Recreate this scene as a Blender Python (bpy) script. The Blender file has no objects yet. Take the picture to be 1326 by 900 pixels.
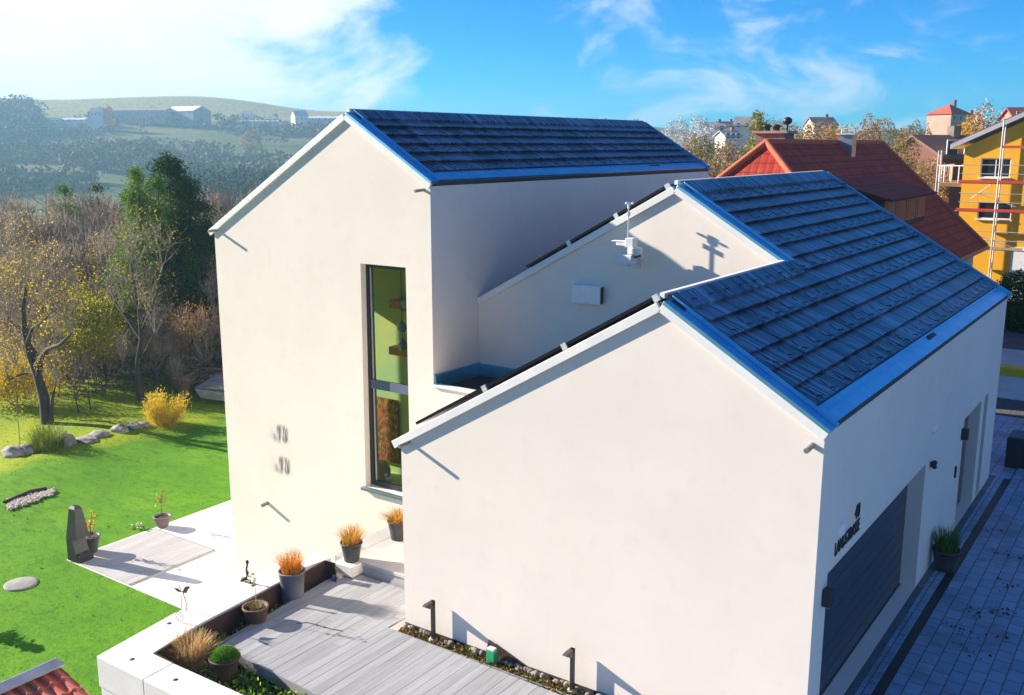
import bpy, math, random
from mathutils import Vector, Matrix, noise
from mathutils.geometry import tessellate_polygon
R = math.radians
sc = bpy.context.scene
C = sc.collection

# ------------------------------------------------------------------ camera
CAM = Vector((11.5875, -12.9911, 9.0)); PITCH = .2052; YAW = .6107; FPX = 1266.32
cd = bpy.data.cameras.new('camera'); cam = bpy.data.objects.new('camera', cd); C.objects.link(cam)
cam.location = CAM; cam.rotation_euler = (math.pi/2-PITCH, 0, YAW)
cd.sensor_width = 36; cd.lens = FPX/1326*36; cd.clip_end = 9000; cd.clip_start = .1
sc.camera = cam
_R = Vector((math.cos(YAW), math.sin(YAW), 0)); _F = Vector((-math.sin(YAW), math.cos(YAW), 0)); _Z = Vector((0, 0, 1))
_f = _F*math.cos(PITCH)-_Z*math.sin(PITCH); _u = _Z*math.cos(PITCH)+_F*math.sin(PITCH)
def ray(px, py): return _R*((px-663)/FPX)+_u*((450-py)/FPX)+_f
def on(px, py, axis, val):
    d = ray(px, py); return CAM+d*((val-CAM[axis])/d[axis])
def pt(px, py, dist):
    d = ray(px, py); return CAM+d*(dist/math.hypot(d.x, d.y))

# ------------------------------------------------------------------ materials
MATS = {}
def nodes(name):
    m = bpy.data.materials.new(name); m.use_nodes = True
    nt = m.node_tree; return m, nt, nt.nodes['Principled BSDF']
def N(nt, t, **kw):
    n = nt.nodes.new(t)
    for k, v in kw.items():
        if k in n.inputs.keys(): n.inputs[k].default_value = v
        else: setattr(n, k, v)
    return n
def mixc(nt, fac, a, b, blend='MIX'):
    n = nt.nodes.new('ShaderNodeMix'); n.data_type = 'RGBA'; n.blend_type = blend
    for i, v in ((0, fac), (6, a), (7, b)):
        if hasattr(v, 'type') and hasattr(v, 'links'): nt.links.new(v, n.inputs[i])
        elif i == 0: n.inputs[0].default_value = v
        else: n.inputs[i].default_value = (*v, 1) if len(v) == 3 else v
    return n.outputs[2]
def ramp(nt, val, p0, p1):
    n = nt.nodes.new('ShaderNodeMapRange'); n.interpolation_type = 'SMOOTHSTEP'
    n.inputs['From Min'].default_value = p0; n.inputs['From Max'].default_value = p1
    nt.links.new(val, n.inputs['Value']); return n.outputs[0]
def coords(nt, stretch=(1, 1, 1), space='Object'):
    tc = nt.nodes.new('ShaderNodeTexCoord'); mp = nt.nodes.new('ShaderNodeMapping')
    mp.inputs['Scale'].default_value = stretch
    if space == 'World':
        g = nt.nodes.new('ShaderNodeNewGeometry'); nt.links.new(g.outputs['Position'], mp.inputs[0])
    else: nt.links.new(tc.outputs[space], mp.inputs[0])
    return mp.outputs[0]
def noisef(nt, vec, scale, detail=6, rough=.6):
    n = N(nt, 'ShaderNodeTexNoise', Scale=scale, Detail=detail, Roughness=rough); nt.links.new(vec, n.inputs['Vector']); return n.outputs['Fac']
def bump(nt, b, h, strength, dist=.02):
    n = N(nt, 'ShaderNodeBump', Strength=strength, Distance=dist); nt.links.new(h, n.inputs['Height']); nt.links.new(n.outputs[0], b.inputs['Normal'])
def mat(name, c1, c2=None, scale=3, rough=.7, metal=0, bmp=0, stretch=(1, 1, 1), lo=.35, hi=.65, island=0, spec=.5, space='World', bscale=None, transl=0):
    if name in MATS: return MATS[name]
    m, nt, b = nodes(name)
    b.inputs['Roughness'].default_value = rough; b.inputs['Metallic'].default_value = metal
    b.inputs['Specular IOR Level'].default_value = spec
    col = None
    if c2 is None: c2 = tuple(x*.8 for x in c1)
    v = coords(nt, stretch, space); f = noisef(nt, v, scale)
    col = mixc(nt, ramp(nt, f, lo, hi), c1, c2)
    if island:
        g = nt.nodes.new('ShaderNodeNewGeometry')
        h = N(nt, 'ShaderNodeHueSaturation'); nt.links.new(col, h.inputs['Color'])
        mr = nt.nodes.new('ShaderNodeMapRange'); mr.inputs['To Min'].default_value = 1-island; mr.inputs['To Max'].default_value = 1+island
        nt.links.new(g.outputs['Random Per Island'], mr.inputs['Value']); nt.links.new(mr.outputs[0], h.inputs['Value'])
        col = h.outputs[0]
    nt.links.new(col, b.inputs['Base Color'])
    if bmp: bump(nt, b, noisef(nt, v, bscale or scale*6, 4), bmp)
    if transl:
        t = N(nt, 'ShaderNodeBsdfTranslucent'); nt.links.new(col, t.inputs[0])
        mx = N(nt, 'ShaderNodeMixShader'); mx.inputs[0].default_value = transl
        nt.links.new(b.outputs[0], mx.inputs[1]); nt.links.new(t.outputs[0], mx.inputs[2])
        nt.links.new(mx.outputs[0], nt.nodes['Material Output'].inputs[0])
    MATS[name] = m; return m

# ------------------------------------------------------------------ mesh builder
class MB:
    def __init__(s): s.v = []; s.f = []; s.sm = []
    def add(s, vs, fs, smooth=False):
        o = len(s.v); s.v += [tuple(p) for p in vs]; s.f += [tuple(i+o for i in q) for q in fs]; s.sm += [smooth]*len(fs); return s
    def box(s, x0, x1, y0, y1, z0, z1):
        return s.add([(x0,y0,z0),(x1,y0,z0),(x1,y1,z0),(x0,y1,z0),(x0,y0,z1),(x1,y0,z1),(x1,y1,z1),(x0,y1,z1)],
                     [(3,2,1,0),(4,5,6,7),(0,1,5,4),(1,2,6,5),(2,3,7,6),(3,0,4,7)])
    def hexa(s, p):  # 8 points: bottom ring, top ring
        return s.add(p, [(3,2,1,0),(4,5,6,7),(0,1,5,4),(1,2,6,5),(2,3,7,6),(3,0,4,7)])
    def slab(s, quad, th, n=None):  # quad: 4 points (ccw from outside), extruded inward along -n
        q = [Vector(p) for p in quad]
        n = n or (q[1]-q[0]).cross(q[2]-q[0]).normalized()
        return s.hexa([p-n*th for p in q]+q)
    def prism(s, poly, d):  # poly: list of 3d points, extruded by d; fan-free n-gon ends
        n = len(poly); a = [Vector(p) for p in poly]; d = Vector(d); b = [p+d for p in a]
        return s.add(a+b, [tuple(range(n))[::-1], tuple(range(n, 2*n))]+[(i, (i+1) % n, n+(i+1) % n, n+i) for i in range(n)])
    def tube(s, pts, r, k=6, cap=True, smooth=True):
        pts = [Vector(p) for p in pts]; n = len(pts)
        rr = r if hasattr(r, '__len__') else [r]*n
        vs = []; fs = []
        for i, p in enumerate(pts):
            t = (pts[min(i+1, n-1)]-pts[max(i-1, 0)])
            t = t.normalized() if t.length > 1e-9 else Vector((0, 0, 1))
            a = t.cross(Vector((0, 0, 1)) if abs(t.z) < .9 else Vector((1, 0, 0))).normalized(); b = t.cross(a)
            for j in range(k):
                an = 2*math.pi*j/k; vs.append(p+(a*math.cos(an)+b*math.sin(an))*rr[i])
        for i in range(n-1):
            for j in range(k):
                fs.append((i*k+j, i*k+(j+1) % k, (i+1)*k+(j+1) % k, (i+1)*k+j))
        s.add(vs, fs, smooth)
        if cap: s.add([vs[j] for j in range(k)], [tuple(range(k))[::-1]]); s.add([vs[(n-1)*k+j] for j in range(k)], [tuple(range(k))])
        return s
    def lathe(s, prof, c=(0, 0, 0), k=24, smooth=True, wob=0, rng=None):  # prof: [(r,z)]
        vs = []; fs = []
        for (r, z) in prof:
            for j in range(k):
                an = 2*math.pi*j/k
                vs.append((c[0]+r*math.cos(an), c[1]+r*math.sin(an), c[2]+z))
        n = len(prof)
        for i in range(n-1):
            for j in range(k): fs.append((i*k+j, i*k+(j+1) % k, (i+1)*k+(j+1) % k, (i+1)*k+j))
        s.add(vs, fs, smooth)
        return s
    def disc(s, c, r, k=20):
        return s.add([(c[0]+r*math.cos(2*math.pi*j/k), c[1]+r*math.sin(2*math.pi*j/k), c[2]) for j in range(k)], [tuple(range(k))])
    def quadleaf(s, p, size, rng, aspect=.55, nrm=None):
        p = Vector(p)
        a = Vector((rng.gauss(0, 1), rng.gauss(0, 1), rng.gauss(0, 1))).normalized()
        b = a.cross(Vector((rng.gauss(0, 1), rng.gauss(0, 1), rng.gauss(0, 1)))).normalized()
        a = a*size*.5; b = b*size*.5*aspect
        return s.add([p-a, p+b, p+a, p-b], [(0, 1, 2, 3)])
    def blob(s, c, rx, ry, rz, rng, sub=2, amp=.25, freq=1.3):
        vs, fs = ICO[sub]; off = Vector((rng.uniform(-50, 50), rng.uniform(-50, 50), rng.uniform(-50, 50)))
        out = []
        for p in vs:
            k = 1+amp*noise.noise(p*freq+off)*2
            out.append((c[0]+p.x*rx*k, c[1]+p.y*ry*k, c[2]+p.z*rz*k))
        return s.add(out, fs, True)
    def build(s, name, m, parent=None, bevel=0, loc=None, kind=None, seg=2):
        me = bpy.data.meshes.new(name); me.from_pydata(s.v, [], s.f)
        me.polygons.foreach_set('use_smooth', s.sm); me.materials.append(m); me.update()
        o = bpy.data.objects.new(name, me); C.objects.link(o)
        if parent: o.parent = parent
        if loc: o.location = loc
        if kind: o['kind'] = kind
        if bevel:
            b = o.modifiers.new('bevel', 'BEVEL'); b.width = bevel; b.segments = seg; b.limit_method = 'ANGLE'; b.angle_limit = R(40)
        return o
def _ico(sub):
    t = (1+5**.5)/2
    vs = [Vector(p).normalized() for p in [(-1,t,0),(1,t,0),(-1,-t,0),(1,-t,0),(0,-1,t),(0,1,t),(0,-1,-t),(0,1,-t),(t,0,-1),(t,0,1),(-t,0,-1),(-t,0,1)]]
    fs = [(0,11,5),(0,5,1),(0,1,7),(0,7,10),(0,10,11),(1,5,9),(5,11,4),(11,10,2),(10,7,6),(7,1,8),(3,9,4),(3,4,2),(3,2,6),(3,6,8),(3,8,9),(4,9,5),(2,4,11),(6,2,10),(8,6,7),(9,8,1)]
    for _ in range(sub):
        c = {}; nf = []
        def mid(a, b):
            k = (min(a, b), max(a, b))
            if k not in c: vs.append(((vs[a]+vs[b])/2).normalized()); c[k] = len(vs)-1
            return c[k]
        for a, b, d in fs:
            x, y, z = mid(a, b), mid(b, d), mid(d, a); nf += [(a,x,z),(b,y,x),(d,z,y),(x,y,z)]
        fs = nf
    return vs, fs
ICO = {i: _ico(i) for i in range(4)}
def tag(o, label=None, cat=None, group=None, kind=None):
    if label: o['label'] = label
    if cat: o['category'] = cat
    if group: o['group'] = group
    if kind: o['kind'] = kind
    return o
def thing(name, label, cat, loc=(0, 0, 0), rz=0, group=None):
    o = bpy.data.objects.new(name, None); C.objects.link(o); o.location = loc; o.rotation_euler = (0, 0, rz); o.empty_display_size = .2
    return tag(o, label, cat, group)
def copy_tree(o, parent=None):
    c = o.copy(); C.objects.link(c)
    if parent: c.parent = parent
    for ch in list(o.children): copy_tree(ch, c)
    return c
def wall_panel(mb, outer, holes, to3, depth):
    """flat wall with openings: outer/holes in 2d, to3 maps (a,b,d) to 3d, reveals go to depth."""
    loops = [[Vector((a, b, 0)) for a, b in outer]]+[[Vector((a, b, 0)) for a, b in h] for h in holes]
    flat = [p for l in loops for p in l]
    tris = tessellate_polygon(loops)
    mb.add([to3(p.x, p.y, 0) for p in flat], [tuple(t) for t in tris])
    for h in holes:
        n = len(h)
        vs = [to3(a, b, 0) for a, b in h]+[to3(a, b, depth) for a, b in h]
        mb.add(vs, [(i, (i+1) % n, n+(i+1) % n, n+i) for i in range(n)])
# ------------------------------------------------------------------ light and sky
SUN = Vector((-1, -.25, .405)).normalized()          # towards the sun
sl = bpy.data.lights.new('sun', 'SUN'); so = bpy.data.objects.new('sun', sl); C.objects.link(so)
sl.energy = 5.0; sl.angle = R(.5); sl.color = (1, .885, .73)
so.rotation_euler = SUN.to_track_quat('Z', 'Y').to_euler()
w = bpy.data.worlds.new('World'); sc.world = w; w.use_nodes = True
wt = w.node_tree; bg = wt.nodes['Background']
sky = wt.nodes.new('ShaderNodeTexSky'); sky.sky_type = 'NISHITA'; sky.sun_disc = False
sky.sun_elevation = math.asin(SUN.z); sky.sun_rotation = math.atan2(SUN.x, SUN.y)
sky.altitude = 2200; sky.air_density = 1.0; sky.dust_density = .0; sky.ozone_density = 3.0
hs = N(wt, 'ShaderNodeHueSaturation', Hue=.485, Saturation=1.35, Value=1.0); wt.links.new(sky.outputs[0], hs.inputs['Color'])
tc = wt.nodes.new('ShaderNodeTexCoord')
def vdot(vec, name='DOT_PRODUCT'):
    n = wt.nodes.new('ShaderNodeVectorMath'); n.operation = name; n.inputs[1].default_value = vec
    wt.links.new(tc.outputs['Generated'], n.inputs[0]); return n.outputs['Value']
def wm(op, a, b=None, clamp=False):
    n = wt.nodes.new('ShaderNodeMath'); n.operation = op; n.use_clamp = clamp
    for i, v in ((0, a), (1, b)):
        if v is None: continue
        if hasattr(v, 'links'): wt.links.new(v, n.inputs[i])
        else: n.inputs[i].default_value = v
    return n.outputs[0]
def wnoise(scale, stretch, detail=8, rough=.6, rot=(0, 0, 0), dist=0):
    mp = wt.nodes.new('ShaderNodeMapping'); mp.inputs['Scale'].default_value = stretch; mp.inputs['Rotation'].default_value = rot
    wt.links.new(tc.outputs['Generated'], mp.inputs[0])
    n = N(wt, 'ShaderNodeTexNoise', Scale=scale, Detail=detail, Roughness=rough, Distortion=dist); wt.links.new(mp.outputs[0], n.inputs['Vector']); return n.outputs['Fac']
# the white cloud bank over the valley on the left
ca = ray(95, 5).normalized()
n1 = wnoise(4.5, (1, 1, 2.0), 9, .58, dist=.4)
m1 = wm('ADD', vdot(ca), wm('MULTIPLY', wm('SUBTRACT', n1, .5), .17))
cl1 = wm('MULTIPLY', ramp(wt, m1, .945, .985), wm('ADD', .80, wm('MULTIPLY', wnoise(9, (1, 1, 2), 6), .24)))
# thin streaks low over the village
cb = ray(965, 112).normalized()
n2 = wnoise(8.5, (1, 1, 2.0), 8, .60, (.0, .6, .35), .5)
m2 = wm('ADD', vdot(cb), wm('MULTIPLY', wm('SUBTRACT', n2, .5), .12))
cl2 = wm('MULTIPLY', wm('MULTIPLY', ramp(wt, n2, .44, .70), ramp(wt, m2, .972, .998)), .52)
# broken cloud added out of view, street side, to whiten light on shaded walls
n3 = wnoise(2.2, (1, 1, 1.6), 6, .6)
m3 = wm('ADD', vdot(Vector((.95, -.30, .16)).normalized()), wm('MULTIPLY', wm('SUBTRACT', n3, .5), .5))
cl3 = wm('MULTIPLY', ramp(wt, m3, .62, .92), .34)
cl = wm('MAXIMUM', wm('MAXIMUM', cl1, cl2), cl3)
deep = mixc(wt, 1.0, hs.outputs[0], (.0, .64, 1.08), 'MULTIPLY')
sky_c = mixc(wt, cl, deep, (7.0, 7.0, 7.3))
wt.links.new(sky_c, bg.inputs['Color']); bg.inputs['Strength'].default_value = .06
sc.view_settings.view_transform = 'Standard'; sc.view_settings.look = 'None'; sc.view_settings.gamma = 1; sc.view_settings.use_curve_mapping = False
sc.view_settings.exposure = 1.55
sc.cycles.use_denoising = True
sc.cycles.max_bounces = 7; sc.cycles.transparent_max_bounces = 12; sc.cycles.volume_bounces = 0

# ------------------------------------------------------------------ terrain
FH = FPX/math.cos(PITCH)
COLS = [-700, 60, 250, 450, 600, 800, 950, 1150, 1326, 2000]
RS =   [0,    47,   53,   62,   90,   150,  300,  440,  560,  680,  820,  950,  1100, 1500, 3500]
LEFT = [-4.0, -4.0, -4.1, -4.9, -9,   -15,  -21,  -19,  -13,  -3,   14,   30,   1,    -20,  -60]
RGT =  [-1.2, -.6,  -.3,  0,    .5,   2,    8,    13,   15,   16,   17,   18,   1,    -20,  -60]
CREST = [48, 54, 59, 44, 36, 29, 20, 19, 22, 22]
MIXR =  [0, 0, 0, 0, .1, .5, 1, 1, 1, 1]
def lerp_tab(xs, ys, x):
    if x <= xs[0]: return ys[0]
    for i in range(1, len(xs)):
        if x <= xs[i]:
            t = (x-xs[i-1])/(xs[i]-xs[i-1]); t = t*t*(3-2*t); return ys[i-1]*(1-t)+ys[i]*t
    return ys[-1]
def gz(x, y):
    dx, dy = x-CAM.x, y-CAM.y; r = math.hypot(dx, dy)
    fr = dx*_R.x+dy*_R.y; ff = dx*_F.x+dy*_F.y
    px = 663+FH*fr/max(ff, .15*r) if ff > 0 else (-700 if fr < 0 else 2000)
    px = max(-700, min(2000, px))
    cr = lerp_tab(COLS, CREST, px); k = lerp_tab(COLS, MIXR, px)
    L = [v if RS[i] != 1100 else cr for i, v in enumerate(LEFT)]
    a = lerp_tab(RS, L, r)
    if k > 0:
        G = [v if RS[i] != 1100 else cr for i, v in enumerate(RGT)]
        b = lerp_tab(RS, G, r)
        if r < 60: b = a if x < -9 else min(b, -.15 if y > 17 or x > 8 else -3.6)
        a = a*(1-k)+b*k
    if r > 55: a += 1.6*min(1, (r-55)/200)*noise.noise(Vector((x/90, y/90, 0)))
    return a
RR = [0, 8, 16, 22, 28, 34, 40, 45, 50, 56, 62, 70, 80, 92, 106, 124, 150, 180, 215, 255, 300, 345, 390, 440, 490, 545, 600, 650, 700, 760, 820, 880, 940, 1000, 1060, 1120, 1200, 1320, 1440]
NA = 360
tb = MB(); vs = []; fs = []
for r in RR:
    for j in range(NA):
        an = 2*math.pi*j/NA; x = CAM.x+r*math.cos(an); y = CAM.y+r*math.sin(an); vs.append((x, y, gz(x, y)))
for i in range(len(RR)-1):
    for j in range(NA): fs.append((i*NA+j, i*NA+(j+1) % NA, (i+1)*NA+(j+1) % NA, (i+1)*NA+j))
tb.add(vs, fs, True)
# fields: pale grazed grass on the crest, dull meadow below, by noise and height
m, nt, b = nodes('field_ground'); b.inputs['Roughness'].default_value = .95; b.inputs['Specular IOR Level'].default_value = .1
g = nt.nodes.new('ShaderNodeNewGeometry'); sp = nt.nodes.new('ShaderNodeSeparateXYZ'); nt.links.new(g.outputs['Position'], sp.inputs[0])
f1 = noisef(nt, coords(nt, (1, 1, 1), 'World'), .012, 4); f2 = noisef(nt, coords(nt, (1, 1, 1), 'World'), .35, 6)
hz = nt.nodes.new('ShaderNodeMath'); hz.operation = 'MULTIPLY_ADD'; hz.inputs[1].default_value = 14; nt.links.new(f1, hz.inputs[0]); nt.links.new(sp.outputs[2], hz.inputs[2])
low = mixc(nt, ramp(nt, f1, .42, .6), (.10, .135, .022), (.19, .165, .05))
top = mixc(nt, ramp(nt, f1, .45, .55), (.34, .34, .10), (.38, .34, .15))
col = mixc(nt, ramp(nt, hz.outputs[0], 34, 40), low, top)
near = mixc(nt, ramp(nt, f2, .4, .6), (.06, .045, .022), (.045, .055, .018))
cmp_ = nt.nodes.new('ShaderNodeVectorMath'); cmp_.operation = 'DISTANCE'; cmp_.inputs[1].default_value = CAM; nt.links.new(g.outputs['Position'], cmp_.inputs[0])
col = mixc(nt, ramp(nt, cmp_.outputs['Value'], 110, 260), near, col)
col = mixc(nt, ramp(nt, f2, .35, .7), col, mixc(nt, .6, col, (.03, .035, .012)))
nt.links.new(col, b.inputs['Base Color'])
tag(tb.build('ground', m), kind='structure')

# ------------------------------------------------------------------ lawn
LZ = -3.3
rng = random.Random(5)
m, nt, b = nodes('lawn_grass'); b.inputs['Roughness'].default_value = .85; b.inputs['Specular IOR Level'].default_value = .15
v = coords(nt, (1, 1, 1), 'World'); fa = noisef(nt, v, .35, 5); fb = noisef(nt, v, 9, 5, .7); fc = noisef(nt, coords(nt, (1, 2.5, 1), 'World'), 1.6, 4)
g = nt.nodes.new('ShaderNodeNewGeometry'); sp = nt.nodes.new('ShaderNodeSeparateXYZ'); nt.links.new(g.outputs['Position'], sp.inputs[0])
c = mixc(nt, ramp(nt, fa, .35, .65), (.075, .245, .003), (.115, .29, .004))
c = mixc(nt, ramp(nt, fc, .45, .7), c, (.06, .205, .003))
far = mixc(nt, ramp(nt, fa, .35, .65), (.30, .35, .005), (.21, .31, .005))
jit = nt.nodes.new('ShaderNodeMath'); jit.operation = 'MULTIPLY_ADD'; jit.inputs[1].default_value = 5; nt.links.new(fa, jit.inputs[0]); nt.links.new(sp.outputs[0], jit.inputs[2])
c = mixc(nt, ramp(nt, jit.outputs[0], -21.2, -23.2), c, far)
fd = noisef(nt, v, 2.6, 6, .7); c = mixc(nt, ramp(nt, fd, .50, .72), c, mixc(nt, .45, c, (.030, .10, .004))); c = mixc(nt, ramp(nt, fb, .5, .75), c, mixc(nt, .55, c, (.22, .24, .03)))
nt.links.new(c, b.inputs['Base Color']); bump(nt, b, fb, .5, .05)
LAWN_M = m
def lz(x, y): # gentle undulation away from the patio
    k = max(0, min(1, (-16-x)/8)); return LZ-.02+k*(.35*noise.noise(Vector((x/7, y/7, 3)))-.1)
lb = MB(); nx, ny = 70, 90; x0, x1, y0, y1 = -37.0, -3.42, -16.0, 34.0
vs = [(x0+(x1-x0)*i/nx, y0+(y1-y0)*j/ny, lz(x0+(x1-x0)*i/nx, y0+(y1-y0)*j/ny)) for j in range(ny+1) for i in range(nx+1)]
fs = [(j*(nx+1)+i, j*(nx+1)+i+1, (j+1)*(nx+1)+i+1, (j+1)*(nx+1)+i) for j in range(ny) for i in range(nx)]
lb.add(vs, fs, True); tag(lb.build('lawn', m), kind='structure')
gb = MB()
for _ in range(60000):
    x = rng.uniform(-36.5, -3.6); y = rng.uniform(-7, 30)
    if x > -15.4 and y > 1.9: continue
    s = rng.uniform(.016, .038)*(1.3 if x < -24 else 1); a = rng.uniform(0, 6.28); ca_, sa = math.cos(a)*s*.35, math.sin(a)*s*.35
    z = lz(x, y); lx, ly = rng.gauss(0, s*.5), rng.gauss(0, s*.5)
    gb.add([(x-ca_, y-sa, z), (x+ca_, y+sa, z), (x+lx, y+ly, z+s)], [(0, 1, 2)])
tag(gb.build('grass', mat('grass_blade', (.075, .24, .004), (.15, .29, .006), .5, .8, island=.25, transl=.5, spec=.1)), 'short mown grass blades standing all over the garden lawn', 'grass', kind='stuff')

fl_ = MB()
for _ in range(900):
    x = rng.uniform(-34, -5); y = rng.uniform(-6, 16)
    if x > -15.4 and y > 1.9: continue
    if rng.random() < .55 and x > -24: continue
    fl_.quadleaf((x, y, lz(x, y)+.02), rng.uniform(.05, .10), rng, .7)
tag(fl_.build('fallen_leaves', mat('lawn_leaf', (.50, .36, .04), (.34, .20, .05), 3, .8, island=.3)), 'small yellow and brown fallen leaves dotted over the lawn', 'fallen leaves', kind='stuff')
# ------------------------------------------------------------------ patio, planting beds, driveway, street
CONC = mat('pale_concrete', (.74, .73, .70), (.66, .65, .62), 1.2, .8, bmp=.08, bscale=25)
pb = MB()
for i in range(4):
    for j in range(3):
        pass
pb.box(-15.3, -3.46, 1.93, 9.2, -3.6, LZ)
tag(pb.build('patio', CONC, bevel=.01), kind='structure')
SOIL = mat('soil', (.035, .024, .014), (.06, .042, .025), 6, .95, bmp=.6)
tag(MB().box(-3.0, 7.7, -4.2, -.02, -3.4, -.26).build('planting_bed', SOIL), kind='structure')
tag(MB().box(0, 7.72, -.36, 0, -.3, -.07).build('border_bed', SOIL), kind='structure')
# block paving: rows run along the wall (y), blocks staggered
DZ = .2
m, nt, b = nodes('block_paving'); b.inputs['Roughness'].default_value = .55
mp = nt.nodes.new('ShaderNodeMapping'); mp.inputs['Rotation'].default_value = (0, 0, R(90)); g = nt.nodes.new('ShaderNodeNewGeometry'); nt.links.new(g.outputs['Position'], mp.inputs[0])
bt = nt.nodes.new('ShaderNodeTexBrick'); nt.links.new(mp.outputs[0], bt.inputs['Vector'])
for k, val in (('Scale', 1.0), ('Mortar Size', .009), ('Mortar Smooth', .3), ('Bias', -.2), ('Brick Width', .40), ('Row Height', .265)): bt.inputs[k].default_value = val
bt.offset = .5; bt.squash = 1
bt.inputs['Color1'].default_value = (.19, .31, .46, 1); bt.inputs['Color2'].default_value = (.28, .41, .57, 1); bt.inputs['Mortar'].default_value = (.035, .033, .03, 1)  # blue of the shade is tinted into the block colours
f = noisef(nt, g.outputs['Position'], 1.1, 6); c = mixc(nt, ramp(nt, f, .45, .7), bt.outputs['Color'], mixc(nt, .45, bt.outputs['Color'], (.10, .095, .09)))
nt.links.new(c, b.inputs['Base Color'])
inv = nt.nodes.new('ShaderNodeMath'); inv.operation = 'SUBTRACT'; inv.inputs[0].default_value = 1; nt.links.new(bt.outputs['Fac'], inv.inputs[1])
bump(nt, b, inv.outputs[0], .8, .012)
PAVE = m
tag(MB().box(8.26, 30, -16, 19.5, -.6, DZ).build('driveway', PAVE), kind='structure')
tag(MB().box(7.72, 7.86, -16, 15.2, -.6, DZ-.004).build('wall_strip', mat('strip_stone', (.13, .15, .18), (.07, .08, .095), 1.6, .6, bmp=.3)), kind='structure')
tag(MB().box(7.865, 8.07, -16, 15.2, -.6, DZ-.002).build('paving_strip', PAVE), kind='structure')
tag(MB().box(8.07, 8.26, -16, 15.2, -.6, DZ-.035).build('drain_channel', mat('drain_iron', (.02, .02, .022), (.035, .035, .035), 8, .5)), kind='structure')
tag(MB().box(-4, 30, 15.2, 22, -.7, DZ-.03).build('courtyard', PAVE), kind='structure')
tag(MB().box(2.5, 30, 22, 24.6, -.7, DZ-.05).build('gravel_strip', mat('dark_gravel', (.05, .05, .05), (.12, .115, .11), 14, .95, bmp=.8)), kind='structure')
tag(MB().box(1.0, 40, 24.6, 34, -.7, DZ-.02).build('pavement', mat('sunny_pavement', (.62, .60, .56), (.52, .50, .47), .8, .85)), kind='structure')
tag(MB().box(-2, 60, 34, 43.5, -.7, DZ-.12).build('road', mat('road_asphalt', (.10, .10, .11), (.07, .07, .075), 3, .8)), kind='structure')
# ------------------------------------------------------------------ the modern house
W_, L_, H1, RX1, RZ1, H2 = 7.722, 14.934, 3.614, 5.1925, 6.617, 5.081
RX2, RZ2, YM, XT, H3 = 2.804, 8.068, 5.341, -2.212, 5.313
YT, XL, HA, XR, HR, HB, LT = 3.622, -9.578, 6.767, -4.674, 9.590, 8.096, 18.27
m, nt, b = nodes('cream_plaster'); b.inputs['Roughness'].default_value = .9; b.inputs['Specular IOR Level'].default_value = .2
v = coords(nt, (1, 1, 1), 'World'); f1 = noisef(nt, v, .55, 6, .55); f2 = noisef(nt, v, 3.0, 5); f3 = noisef(nt, v, 90, 3)
c = mixc(nt, ramp(nt, f1, .35, .7), (.795, .725, .64), (.755, .69, .61)); c = mixc(nt, ramp(nt, f2, .5, .8), c, (.735, .67, .592)); f4 = noisef(nt, coords(nt, (2.2, 2.2, .12), 'World'), 1.6, 7, .7); st_ = mixc(nt, ramp(nt, f1, .52, .78), c, mixc(nt, ramp(nt, f4, .54, .80), c, (.66, .60, .53))); c = st_
nt.links.new(c, b.inputs['Base Color']); bump(nt, b, f3, .25, .004)
PLAS = m
def metal(name, c1, c2, rough=.35, mt=.9): return mat(name, c1, c2, 2.2, rough, mt, bmp=.02, bscale=3)
FLASH = metal('coated_flashing', (.28, .66, .84), (.20, .57, .80), .32, .85)
WHITE_TRIM = mat('white_trim', (.78, .77, .75), (.72, .71, .69), 2, .5)
DARKMET = mat('anthracite_metal', (.028, .03, .035), (.035, .037, .042), 3, .4, .3)
# tiles: dark blue grey, streaked down the slope; the pale streaks are painted glints
m, nt, b = nodes('dark_roof_tile'); b.inputs['Roughness'].default_value = .30; b.inputs['Specular IOR Level'].default_value = .8
v = coords(nt, (.25, 14, .25), 'World'); f1 = noisef(nt, v, 1.0, 6, .65); f2 = noisef(nt, coords(nt, (1, 1, 1), 'World'), .9, 5)
c = mixc(nt, ramp(nt, f1, .42, .62), (.008, .012, .022), (.19, .28, .45)); c = mixc(nt, ramp(nt, f2, .45, .75), c, (.028, .044, .08))
h = N(nt, 'ShaderNodeHueSaturation'); nt.links.new(c, h.inputs['Color']); g = nt.nodes.new('ShaderNodeNewGeometry')
mr = nt.nodes.new('ShaderNodeMapRange'); mr.inputs['To Min'].default_value = .75; mr.inputs['To Max'].default_value = 1.25
nt.links.new(g.outputs['Random Per Island'], mr.inputs['Value']); nt.links.new(mr.outputs[0], h.inputs['Value'])
nt.links.new(h.outputs[0], b.inputs['Base Color']); bump(nt, b, f1, .25, .01)
TILE = m
house = thing('modern_house', 'cream plastered modern house of stepped gabled blocks with dark tiled roofs and built-in garage', 'house', (0, 0, 0))
rng = random.Random(11)
G_ = -3.32   # garden level at the tall block
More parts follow.
